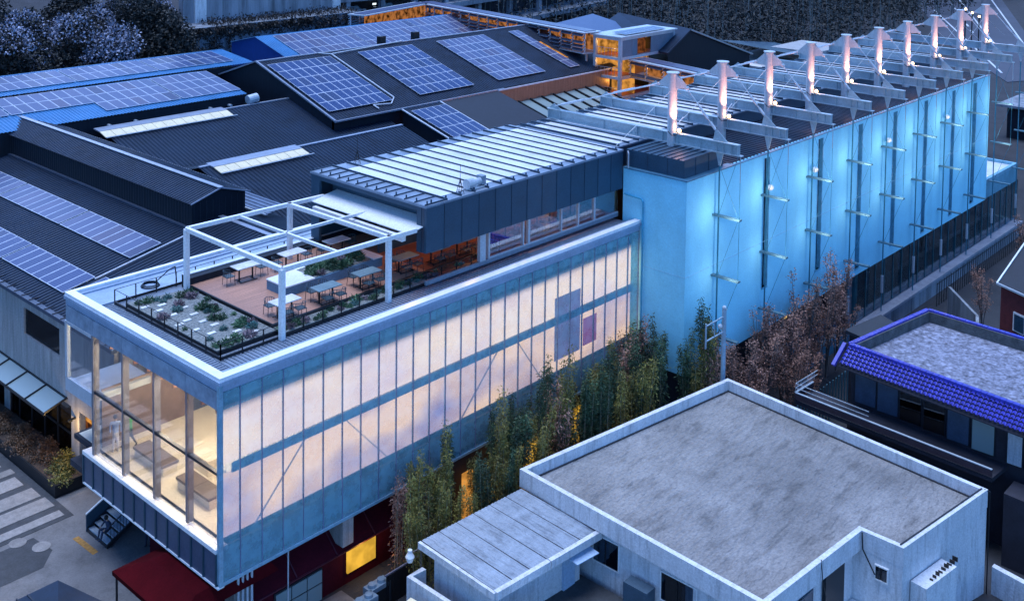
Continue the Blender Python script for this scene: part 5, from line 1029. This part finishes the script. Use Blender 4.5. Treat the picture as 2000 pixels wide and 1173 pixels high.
# =================================================================== BAMBOO AND TREES
def bamboo(k, h, lm, n, dense=1.0, rad=.46, size=.155):
    T = thing('bamboo', '', 'bamboo', (0, 0, 0)); m = MB(); rnd = random.Random(k); pts = []; N = []
    for c in range(3):
        a = rnd.uniform(0, 6.28); bx, by = .22*math.cos(a), .22*math.sin(a); hh = h*rnd.uniform(.72, 1.0) if c else h; lx, ly = rnd.uniform(-.35, .35), rnd.uniform(-.35, .35)
        P = [(bx+lx*t*t, by+ly*t*t, hh*t) for t in (0, .25, .5, .75, .92, 1)]
        for i in range(5): m.tube(P[i], P[i+1], .03*(1-i*.15), .03*(1-(i+1)*.15), 5)
        for q in range(n//3):
            t = 1-abs(rnd.gauss(0, .42)); t = max(.12, min(1, t)); z = hh*t; r_ = rad*(1.15-t)**.6*(.35+.65*rnd.random()); a = rnd.uniform(0, 6.28)
            s_ = rnd.randint(0, 14); a = s_*2.4+rnd.gauss(0, .35); z = hh*(t-.05*math.sin(s_)); pts.append((bx+lx*t*t+r_*math.cos(a), by+ly*t*t+r_*math.sin(a), z-r_*.25))
    m.build('culm', culm_m, T); meshobj('foliage', leaf_mesh('foliage', pts, size, lm, droop=.55, aspect=3.6), T); return T
BB = [bamboo(1, 6.2, leaf_bam, 1700), bamboo(2, 5.4, leaf_bam, 1500), bamboo(3, 6.6, leaf_bam2, 1900), bamboo(4, 5.6, leaf_bam2, 1700), bamboo(5, 5.8, leaf_dry, 1000), bamboo(6, 7.0, leaf_bam, 900)]
BT = ['olive', 'yellow green', 'dark green', 'deep green', 'dry rusty', 'tall sparse']
used_b = [False]*6; random.seed(21); nb_ = 0
def place_b(k, x, y, z, s, lab, gr):
    if used_b[k]: t = copy_tree(BB[k])
    else: t = BB[k]; used_b[k] = True
    t.location = (x, y, z); t.rotation_euler = (random.uniform(-.04, .04), random.uniform(-.04, .04), random.random()*6.28); t.scale = (s, s, s*random.uniform(.92, 1.08)); t['label'] = lab; t['group'] = gr
for i in range(112):
    x = 8.5+i*.192+random.uniform(-.25, .25); y = random.choice([-.75, -1.4, -2.1, -2.8, -3.3])+random.uniform(-.25, .25)
    if any(abs(x-(d+1.1*(y+.2))) < .5 for d in (18.5, 14.0, 22.3)): continue
    if x > 27.8: y = min(y, -3.6)-random.random()*.9
    wgt = [3, 3, 1, 1, 1.2, .6] if x < 15 else ([1.5, 1, 4, 4, .8, .5] if x < 26 else [1, 1, 2, 3, 3, .5])
    k = random.choices(range(6), wgt)[0]; seg = 'beside the tin roof annex' if x < 13 else ('under the middle of the glowing facade' if x < 20 else 'near the blue wall corner')
    s = random.uniform(.70, 1.0) if x < 15 else random.uniform(.76, 1.14); 
    if x > 24: s *= 1.08
    place_b(k, x, y, -12, s, '%s bamboo clump %s' % (BT[k], seg), '%s bamboo %s' % (BT[k], seg))
def redtree(k, h, n, rad):
    T = thing('autumn_tree', '', 'tree', (0, 0, 0)); m = MB(); rnd = random.Random(k+50); pts = []
    for c in range(5):
        a = rnd.uniform(0, 6.28); lx, ly = rad*.75*math.cos(a), rad*.75*math.sin(a); hh = h*rnd.uniform(.75, 1)
        P = [(lx*t**1.3, ly*t**1.3, hh*t) for t in (0, .3, .6, .85, 1)]
        for i in range(4): m.tube(P[i], P[i+1], .05*(1-i*.2), .05*(1-(i+1)*.2), 5)
        for q in range(14):
            t = rnd.uniform(.3, .98); a2 = rnd.uniform(0, 6.28); r_ = rad*.6*(1.1-t); b0 = Vector((lx*t**1.3, ly*t**1.3, hh*t)); b1 = b0+Vector((r_*math.cos(a2), r_*math.sin(a2), r_*.8)); m.tube(b0, b1, .012, .006, 4)
            for w_ in range(n//70): q_ = b0+(b1-b0)*rnd.uniform(.2, 1.15); pts.append(tuple(q_+Vector((rnd.gauss(0, .15), rnd.gauss(0, .15), rnd.gauss(0, .15)))))
    m.build('trunk', bark, T); meshobj('foliage', leaf_mesh('foliage', pts, .13, leaf_dry, droop=.1, aspect=2), T); return T
RT = [redtree(1, 7.2, 2200, 1.5), redtree(2, 6.4, 2000, 1.3), redtree(3, 8.0, 2400, 1.2)]
RX = [(31.5, -4.9, 0, .9), (33.2, -4.6, 1, .95), (34.6, -4.9, 0, 1.0), (35.4, -4.3, 2, .9), (36.8, -5.0, 1, 1.0), (38.2, -4.6, 0, 1.0), (39.4, -4.9, 2, 1.05), (40.8, -4.5, 1, .95), (42.0, -4.8, 0, .9), (43.4, -4.6, 2, 1.08), (44.9, -4.6, 2, 1.0), (45.9, -4.9, 0, .75), (32.3, -6.0, 1, .8), (35.8, -6.2, 0, .8), (37.6, -6.3, 1, .75)]
for i, (x, y, k, s) in enumerate(RX):
    t = RT[k] if i in (0, 1, 3) else copy_tree(RT[k]); t.location = (x, y, -13.0); t.scale = (s, s, s); t.rotation_euler = (0, 0, i*1.7); t['label'] = '%s reddish brown tree in the row along the foot of the blue wall' % ordw(i); t['group'] = 'autumn trees by the blue wall'
# poles / fence behind the trees
pf = thing('blue_slat_fence', 'tall bluish vertical slat fence behind the autumn trees', 'fence', (44, -5.6, -13.6))
for k in range(34): x = 33.0+k*.42; MB().box(x, x+.12, -6.9, -6.84, -13.8, -11.2).build('slat', mat('blue_slat', (.06, .18, .24), .6), pf)
up_ = thing('utility_pole', 'pale utility pole with a bracket frame behind the white parapet corner', 'utility pole', (28.9, -5.6, -12)); MB().tube((28.7, -5.6, -12.4), (28.7, -5.6, -3.85), .15, .12, 12).build('pole', mat('pole_blue', (.30, .42, .52), .6), up_)
m = MB(); m.bar((28.7, -5.6, -4.25), (27.0, -5.5, -4.35), .06); m.bar((28.7, -5.6, -5.1), (27.0, -5.5, -5.2), .06); m.bar((27.0, -5.5, -4.2), (27.0, -5.5, -5.6), .07); m.bar((27.8, -5.55, -4.3), (27.8, -5.55, -5.15), .05); m.build('bracket', mat('pole_blue', (.30, .42, .52), .6), up_)
MB().ball((28.7, -5.6, -3.75), .12, 8, 6).ball((28.3, -5.6, -4.7), .14, 8, 6).build('insulator', white_steel, up_)

# =================================================================== RIGHT HOUSE WITH BLUE TILES
rh = thing('blue_tiled_house', 'dark house with royal blue tiled skirt roof and mottled flat roof', 'house', (33.5, -10.8, -13.6))
PH = [(33.5, -10.8), (32.0, -25), (40.6, -26), (41.5, -12.0)]
MB().prism([(33.55, -10.9), (32.1, -24.9), (40.5, -25.9), (41.4, -12.1)], -14, -6.5).build('wall', dark_b, rh)
ring(MB(), PH, .22, -6.5, -5.8).build('parapet', rough_wall, rh); MB().prism(inset(PH, .2), -6.6, -6.42).build('roof', roof_moss, rh)
m = MB()
for a, b in zip(PH, PH[1:]+PH[:1]):
    n = int((Vector(a)-Vector(b)).length/.32)
    for k in range(n):
        p = Vector(a)+(Vector(b)-Vector(a))*(k/n); q = Vector(a)+(Vector(b)-Vector(a))*((k+.93)/n); m.bar((p.x, p.y, -5.76), (q.x, q.y, -5.76), .26, .12)
o = m.build('ridge_tile', bluetile, rh); o['kind'] = 'stuff'
def tiles(A, B, out, drop, rows, cw):
    m = MB(); A = Vector(A); B = Vector(B); n = int((B-A).length/cw); d = (B-A)/n; o = Vector(out)
    for j in range(rows):
        for k in range(n):
            a = A+d*k+o*(j/rows)+Vector((0, 0, -drop*j/rows)); b = a+d*.86; c = b+o*(1.04/rows)+Vector((0, 0, -drop/rows+.05)); e = a+o*(1.04/rows)+Vector((0, 0, -drop/rows+.05)); mid = (a+b)/2+Vector((0, 0, .05)); mid2 = (c+e)/2+Vector((0, 0, .10))
            m.add([a, mid, b, c, mid2, e], [(0, 5, 4, 1), (1, 4, 3, 2)])
    return m
o = tiles((33.45, -10.75, -5.85), (31.95, -25, -5.85), (-.95, .1, 0), .75, 5, .24).build('roof_tile', bluetile, rh); o['kind'] = 'stuff'
MB().slab([(33.45, -10.75, -5.98), (31.95, -25, -5.98), (31.0, -24.9, -6.75), (32.5, -10.65, -6.75)], .06).build('skirt_base', dark_b, rh)
MB().bar((33.5, -10.5, -5.8), (32.3, -10.4, -6.7), .2, .16).build('verge_tile', bluetile, rh)
for k, (y0, y1) in enumerate(((-11.2, -12.5), (-12.55, -13.8), (-13.85, -15.1), (-15.2, -16.4), (-16.5, -17.7), (-17.8, -19.0), (-19.6, -20.4), (-20.5, -21.5), (-21.7, -22.6), (-22.8, -23.6))):
    X = 33.50+(y0+10.9)*.1025-.04; o = MB().box(X-.08, X-.02, y1, y0, -8.85, -6.85).build('window', dark_frame, rh)
    MB().box(X-.12, X-.09, y1+.06, y0-.06, -8.8, -6.9).build('pane', [g_canopy, g_dark][k not in (0, 1, 4, 5)] if k < 6 else [g_dark, curtain_m][k in (6, 8)], o) if k not in (0, 1, 4) else MB().box(X-.12, X-.09, y1+.06, y0-.06, -8.8, -6.9).build('shutter', mat('night_shutter', (.04, .07, .12), .5), o)
m = MB(); m.prism([(31.5, -8.6), (30.8, -19.5), (33, -19.7), (33.4, -8.7)], -9.2, -9.0); m.build('balcony', dark_b, rh)
m = MB(); m.bar((31.5, -8.6, -8.75), (30.8, -19.5, -8.75), .10, .35); m.bar((31.5, -8.6, -8.75), (33.4, -8.7, -8.75), .10, .3); m.build('balcony_wall', mat('balcony_wall', (.05, .03, .04), .8), rh)
m = MB(); m.bar((31.5, -8.6, -8.56), (30.8, -19.5, -8.56), .12, .04); m.bar((31.5, -8.6, -8.56), (33.4, -8.7, -8.56), .12, .04)
for z in (-8.3, -8.05): m.bar((31.5, -8.6, z), (31.2, -13, z), .03); m.bar((31.5, -8.6, z), (33.9, -8.7, z), .03)
for k in range(14): m.bar((31.5+.17*k, -8.6, -8.55), (31.5+.17*k, -8.6, -8.1), .02)
m.build('balcony_rail', white_steel, rh)
ah = thing('side_lean_to', 'dark flat lean to roof with a white ladder frame behind the tiled house', 'shed', (38, -9.5, -13.6)); MB().prism([(37.6, -9.9), (40.6, -11.2), (41.8, -8.95), (38.0, -8.4)], -7.2, -7.0).build('roof', blackroof, ah); MB().prism([(37.9, -9.6), (40.5, -10.9), (41.5, -9.1), (38.2, -8.6)], -14, -7.2).build('wall', dark_b, ah)
m = MB(); 
for k in range(3): m.bar((37.4, -9.2, -8.6+.55*k), (36.2, -10.5, -8.6+.55*k), .04)
for t_ in (0, .5, 1): m.bar((37.4-1.2*t_, -9.2-1.3*t_, -8.7), (37.4-1.2*t_, -9.2-1.3*t_, -7.4), .04)
m.build('ladder_frame', white_steel, ah)
tagp(MB().box(35.6, 36.2, -10.95, -10.5, -8.0, -6.2).build('white_hatch', white_paint, base=(36, -10.7, -13)), 'small white upright hatch box at the corner of the tiled house roof', 'hatch')
# brick house
bk = thing('brick_house', 'dark red brick house with white framed windows at the right edge', 'house', (50, -14, -13.6))
MB().prism([(48.6, -13.9), (44.5, -22), (56, -26), (58, -14)], -14, -5.6).build('wall', brick_m, bk)
MB().add([(48.4, -13.7, -5.6), (44.2, -22, -5.6), (56.5, -26, -5.6), (58.4, -13.6, -5.6), (53.5, -14.6, -2.6), (50, -23, -2.6)], [(0, 1, 5, 4), (2, 3, 4, 5), (0, 4, 3), (1, 2, 5)]).build('roof', blackroof, bk)
m = MB(); m.bar((48.4, -13.7, -5.55), (44.2, -22, -5.55), .12); m.bar((48.4, -13.7, -5.55), (53.5, -14.6, -2.55), .1); m.build('roof_trim', white_steel, bk)
for k in range(5):
    t_ = .12+.17*k; x = 48.6-4.1*t_; y = -13.9-8.1*t_
    for z in (-7.6, -10.4): o = MB().bar((x-.06, y-.03, z+.05), (x-.45, y-.8, z+.05), .12, 1.2).build('window', white_paint, bk); MB().bar((x-.16, y-.1, z+.05), (x-.50, y-.76, z+.05), .06, 1.0).build('pane', g_dark, o)
# yard walls behind
yw = thing('yard_wall', 'low grey concrete wall around the yard behind the tiled house', 'wall', (56, -8, -13.6)); MB().bar((60.5, -6.3, -12.3), (56.2, -9.9, -12.3), .2, 2.6).bar((56.2, -9.9, -12.3), (51.5, -11.6, -12.3), .2, 2.6).build('panel', conc_d, yw)
yf = thing('iron_railing', 'black iron bar railing along the path beside the glass ground storey', 'railing', (66, -4.4, -13.6))
for k in range(46): x = 62.5+k*.5; MB().tube((x, -4.6, -13.7), (x, -4.6, -11.7), .03, n=4).build('bar', black_metal, yf)
MB().bar((62.5, -4.6, -11.8), (85.5, -4.6, -11.8), .05).build('rail', black_metal, yf)
tagp(MB().prism([(46.5, -12.2), (48.0, -13.6), (50.4, -11.9), (49.0, -10.6)], -13.6, -13.2).build('orange_crate', mat('orange_brown', (.30, .08, .03), .7), base=(47, -12, -13.6)), 'orange brown flat slab lying in the dark yard by the brick house', 'slab')
wl = thing('pale_garden_wall', 'pale rendered garden wall at the lower right corner', 'wall', (26.6, -20.8, -13.6)); MB().prism([(26.9, -20.9), (25.9, -26), (26.2, -26), (27.2, -20.9)], -14, -11).build('panel', wbuild, wl)
b3 = thing('dark_street_house', 'dark house facade with a dim lit window at the right edge', 'house', (29.5, -21, -13.6)); MB().prism([(30.4, -20.2), (29.5, -30), (31.6, -30), (31.9, -20.2)], -14, -9.3).build('wall', dark_b, b3); MB().box(30.1, 30.2, -23.4, -22.8, -11.4, -10.8).build('lit_window', e_dim, b3)
# little roof at the bottom left
br = thing('dark_seamed_roof', 'dark standing seam roof poking in at the lower left corner', 'building', (-5, 4, -12))
MB().add([(-6.3, 5.2, -8.6), (-4.35, 4.85, -8.35), (-3.3, 2.0, -8.7), (-3.3, -3, -8.7), (-8, -3, -8.6)], [(0, 4, 3, 2, 1)]).build('roof', roof_dark, br); m = MB()
for k in range(6): t_ = k/6; m.bar((-6.3+.4*k, 5.15-.06*k, -8.5), (-6.3+.4*k, -3, -8.6), .05, .08)
m.build('seam', blackroof, br); MB().prism([(-6.2, 5.0), (-7.8, -3), (-3.4, -3), (-3.4, 2.1), (-4.4, 4.7)], -12, -8.75).build('wall', dark_b, br)

# =================================================================== FAR BACKGROUND
def bigtree(seed, R_, lm, n, sz, blos=0):
    T = thing('dark_tree', '', 'tree', (0, 0, 0)); rnd = np.random.RandomState(seed); m = MB(); m.tube((0, 0, 0), (0, 0, R_*1.2), .35, .25, 8)
    cl = []
    for k in range(16):
        a = rnd.uniform(0, 6.28); e = rnd.uniform(-.3, 1.3); r_ = R_*rnd.uniform(.45, .9); c = np.array([r_*math.cos(a)*math.cos(e), r_*math.sin(a)*math.cos(e), R_*1.5+r_*math.sin(e)*1.2]); cl.append(c); m.tube((0, 0, R_*.9), tuple(c), .15, .04, 5)
    m.build('trunk', bark, T); P = []
    for c in cl:
        q = rnd.normal(size=(n//16, 3)); q /= np.linalg.norm(q, axis=1)[:, None]; P.append(c+q*R_*.42*rnd.uniform(.3, 1, (n//16, 1))**.5)
    meshobj('crown', leaf_mesh('crown', np.concatenate(P), sz, lm, droop=.2, aspect=1.8), T)
    if blos:
        P = []
        for c in cl[:9]: q = rnd.normal(size=(blos//9, 3)); q /= np.linalg.norm(q, axis=1)[:, None]; q[:, 2] = np.abs(q[:, 2]); P.append(c+q*R_*.45*rnd.uniform(.8, 1.08, (blos//9, 1)))
        meshobj('blossom', leaf_mesh('blossom', np.concatenate(P), sz*.75, leaf_blos, aspect=1.5), T)
    return T
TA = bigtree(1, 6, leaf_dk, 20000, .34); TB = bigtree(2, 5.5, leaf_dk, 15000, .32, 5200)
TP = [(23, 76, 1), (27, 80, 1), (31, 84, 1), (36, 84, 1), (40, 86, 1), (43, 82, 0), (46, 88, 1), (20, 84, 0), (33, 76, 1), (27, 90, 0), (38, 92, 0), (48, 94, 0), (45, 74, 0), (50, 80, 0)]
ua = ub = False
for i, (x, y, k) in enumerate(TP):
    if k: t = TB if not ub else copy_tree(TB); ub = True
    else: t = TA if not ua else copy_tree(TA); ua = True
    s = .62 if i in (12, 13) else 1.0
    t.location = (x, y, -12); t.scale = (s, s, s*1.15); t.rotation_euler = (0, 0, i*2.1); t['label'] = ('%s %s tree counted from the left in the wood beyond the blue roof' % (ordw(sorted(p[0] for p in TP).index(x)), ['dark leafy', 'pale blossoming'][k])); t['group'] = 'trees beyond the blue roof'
# concrete retaining wall with ivy
cw = thing('retaining_wall', 'tall weathered concrete wall with hanging ivy behind the blue shed', 'wall', (60, 85, -12))
MB().box(49.5, 74, 85, 86, -12, 14).build('upper_wall', conc_d, cw); MB().box(47.5, 74, 80.5, 84.98, -12, 1.2).build('lower_wall', conc_d, cw); MB().box(51.0, 52.6, 84.6, 85, -6, 14).build('pilaster', wbuild, cw); MB().box(72.9, 74.2, 84.7, 85, -12, 14).build('pilaster', wbuild, cw)
n = 5200; px_ = np.random.uniform(47.5, 74, n); dr = np.abs(np.random.normal(0, 1, n))*(0.6+1.8*(np.sin(px_*1.9)+np.sin(px_*3.1+1) > .5)+1.6*(px_ > 66)); P = np.stack([px_, np.random.uniform(80.0, 80.45, n), 1.25-dr], 1)
P2 = np.stack([np.random.uniform(51, 74, 1600), np.random.uniform(80.3, 84.5, 1600), 1.3+np.abs(np.random.normal(0, .35, 1600))], 1)
meshobj('ivy', leaf_mesh('ivy', np.concatenate([P, P2]), .35, ivy_m, droop=.8, aspect=2), cw)['kind'] = 'stuff'
for o in cw.children:
    if o.name.startswith('ivy'): o.location = -Vector((60, 85, -12))
pk = thing('parking_deck', 'open concrete parking deck with sloping pale slab edges at the top of the view', 'building', (80, 95, -12))
m = MB(); m.box(74.3, 150, 100, 100.5, -14, 14); m.build('back_wall', dark_b, pk)
m = MB(); m.slab([(76, 94, 1.6), (104, 94, 1.3), (104, 100, 1.3), (76, 100, 1.6)], .9); m.slab([(100, 93, -1.2), (122, 93, -.4), (122, 100, -.4), (100, 100, -1.2)], .8); m.slab([(112, 92, -5.4), (146, 92, -3.6), (146, 98, -3.6), (112, 98, -5.4)], .8); m.slab([(104, 94, 5.3), (150, 94, 5.8), (150, 100, 5.8), (104, 100, 5.3)], .8); m.slab([(74.4, 94, -1.5), (100, 94, -2.2), (100, 100, -2.2), (74.4, 100, -1.5)], .7)
m.build('deck_slab', conc_d, pk)
m = MB()
for x in (76, 83, 90, 97, 104, 112, 120, 128, 138): m.box(x, x+.8, 94.2, 95, -13, 6)
m.build('column', conc_d, pk)
for k, (x, z) in enumerate(((78.5, -.4), (81.5, -.4), (92, -.9), (118, 1.2), (127, -1.5))): MB().box(x, x+.7, 98.6, 98.7, z, z+.28).build('deck_lamp', [e_warm, e_strip, e_white][k % 3], pk)
def wcar(x, y, z, rz, lab):
    T = thing('parked_car', lab, 'car', (x, y, z), 'cars in the parking deck'); m = MB(); m.add([(x-2.1, y-.85, z+.25), (x+2.1, y-.85, z+.25), (x+2.1, y+.85, z+.25), (x-2.1, y+.85, z+.25), (x-2.1, y-.85, z+.8), (x+2.1, y-.85, z+.75), (x+2.1, y+.85, z+.75), (x-2.1, y+.85, z+.8)], [(0, 3, 2, 1), (4, 5, 6, 7), (0, 1, 5, 4), (1, 2, 6, 5), (2, 3, 7, 6), (3, 0, 4, 7)]); m.build('body', mat('car_paint', (.25, .28, .34), .3, metal=.3), T)
    m = MB(); m.add([(x-1.5, y-.8, z+.8), (x+1.1, y-.8, z+.78), (x+1.1, y+.8, z+.78), (x-1.5, y+.8, z+.8), (x-.9, y-.65, z+1.35), (x+.5, y-.65, z+1.35), (x+.5, y+.65, z+1.35), (x-.9, y+.65, z+1.35)], [(4, 5, 6, 7), (0, 1, 5, 4), (1, 2, 6, 5), (2, 3, 7, 6), (3, 0, 4, 7)]); m.build('cabin', g_dark, T)
    for a, b in ((-1.3, -.86), (1.3, -.86), (-1.3, .86), (1.3, .86)): MB().tube((x+a, y+b-.1, z+.32), (x+a, y+b+.1, z+.32), .32, n=12).build('wheel', black_metal, T)
for k, x in enumerate((79.5, 86, 93)): wcar(x, 96.5, -1.6-.08*k, 0, '%s grey car parked on the shaded deck behind the retaining wall' % ['leftmost', 'middle', 'rightmost'][k])
# bamboo wood
rnd = np.random.RandomState(5); m = MB(); P = []
for k in range(420):
    x = rnd.uniform(112, 300); y = rnd.uniform(44, 110)+(x-112)*.12; h = rnd.uniform(9, 17); z = hgt(x, y); m.tube((x, y, z), (x+rnd.uniform(-1.5, 1.5), y+rnd.uniform(-1, 1), z+h), .13, .05, 4)
for k in range(2600):
    x = rnd.uniform(108, 330); y = rnd.uniform(42, 125)+(x-112)*.12; h = rnd.uniform(6, 15); z = hgt(x, y)
    for q in range(46): t = rnd.uniform(.3, 1); P.append((x+rnd.normal(0, .9), y+rnd.normal(0, .9), z+h*t))
fo = thing('bamboo_wood', 'dark bamboo wood filling the upper right behind the masts', 'wood', (150, 80, -12)); fo['kind'] = 'stuff'
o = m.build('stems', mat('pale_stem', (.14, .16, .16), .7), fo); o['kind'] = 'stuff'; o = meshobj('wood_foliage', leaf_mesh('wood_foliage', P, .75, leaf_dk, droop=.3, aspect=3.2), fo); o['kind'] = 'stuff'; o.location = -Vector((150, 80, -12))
# highway, top right
rz_ = -11.9
struct('highway', MB().prism([(239, 66.6), (199, 47.4), (160, 22), (176, 14), (204, 31), (290, 66), (420, 120), (400, 150)], -12.0, rz_), road_m)
m = MB()
def lane(a, b, wd=.35):
    m.bar((*a, rz_+.03), (*b, rz_+.03), wd, .04)
lane((196, 35.5), (420, 138)); lane((250, 69), (168, 25.5)); lane((205, 33.5), (290, 69))
for k in range(6): lane((196+k*2.1, 41-k*1.6), (197.4+k*2.1, 40-k*1.6), .6)
for k in range(9): lane((215+k*10, 47+k*4.6), (219+k*10, 48.9+k*4.6), .4)
struct('lane_marking', m, lane_m)
for k, (x, y, w_, d_, h_) in enumerate(((150, 2, 40, 10, 3), (120, 1, 26, 8, 4), (196, 8, 50, 12, 5), (230, 30, 60, 10, 4), (104, -8, 16, 8, 4.5))):
    t = thing('roadside_shed', '%s flat roofed shed counted from the left beyond the low white roofed wing' % ordw(k), 'shed', (x, y, -12), 'sheds by the highway'); MB().box(x, x+w_, y, y+d_, -12, -12+h_).build('wall', dark_b, t); MB().box(x-1, x+w_+1, y-1, y+d_+1, -12+h_, -11.7+h_).build('roof', conc_d, t)
    MB().box(x+2, x+w_-2, y-.12, y-.04, -12+h_*.45, -12+h_*.75).build('window_band', e_dim if k != 2 else e_green, t)
for k, (x, y) in enumerate(((178, 33), (183, 36), (188, 39))): t = thing('street_lamp', '%s lit street lamp beside the distant highway' % ordw(k), 'street lamp', (x, y, -12), 'street lamps by the highway'); MB().tube((x, y, -12), (x, y, -4), .12).build('pole', black_metal, t); MB().ball((x, y, -3.9), .2, 8, 6).build('lamp', e_bulb, t)
wr = thing('wing_roof_far', 'pale panelled roof beyond the end of the blue hall', 'building', (90, 30, -12)); MB().box(90, 108, 8, 26, -12, -4).build('wall', dark_b, wr); MB().box(89.5, 108.5, 7.5, 26.5, -4, -3.7).build('roof', roof_grey, wr)
for (tt, x, y, zz, k) in (('bare_tree', 60, -9, -13.6, 0), ('bare_tree', 75, -7.5, -13.6, 1), ('bare_tree', 82, -8, -13.6, 2), ('bare_tree', 90, -8, -13.6, 1), ('bare_tree', 97, -3, -13, 0)):
    t = copy_tree(RT[k]); t.location = (x, y, zz); t.name = 'bare_tree'; t['label'] = 'thin shrub tree %s' % {60: 'in the yard behind the tiled house', 75: 'beside the black iron railing', 82: 'near the far end of the glass storey', 90: 'past the low white roofed wing', 97: 'farthest right beyond the low wing'}[x]; t['group'] = 'trees in the dark yard'; t.scale = (.7, .7, .7) if x == 60 else (1, 1, .9)

# look-alikes told apart by their place in the row, left to right
from collections import defaultdict
bpy.context.view_layer.update(); G_ = defaultdict(list)
for o in S.objects:
    if o.parent is None and o.get('label'): G_[o['label']].append(o)
for lab, L_ in G_.items():
    if len(L_) < 2: continue
    L_.sort(key=lambda o: ((o.matrix_world.translation-Vector((-23.838, -37.077, 20))).dot(r2))/((o.matrix_world.translation-Vector((-23.838, -37.077, 20))).dot(f)))
    for k, o in enumerate(L_): o['label'] = lab+', %s from the left' % ordw(k)
for o in S.objects:                       # keep every label within sixteen words
    if o.get('label') and len(o['label'].split()) > 16: o['label'] = ' '.join(w_ for w_ in o['label'].split() if w_ not in ('the', 'a'))
for o in S.objects:
    if o.name.split('.')[0] in ('edge_seam', 'standing_seam', 'seam', 'box_seam', 'facade_joint', 'grating_bars', 'gutter_joint', 'weeds', 'lane_mark', 'roof_joint') and o.parent: o['kind'] = 'stuff'
# @@END
for o in list(S.objects):
    if o.parent is None and o.type not in ('CAMERA', 'LIGHT'): o.location.z += GZ
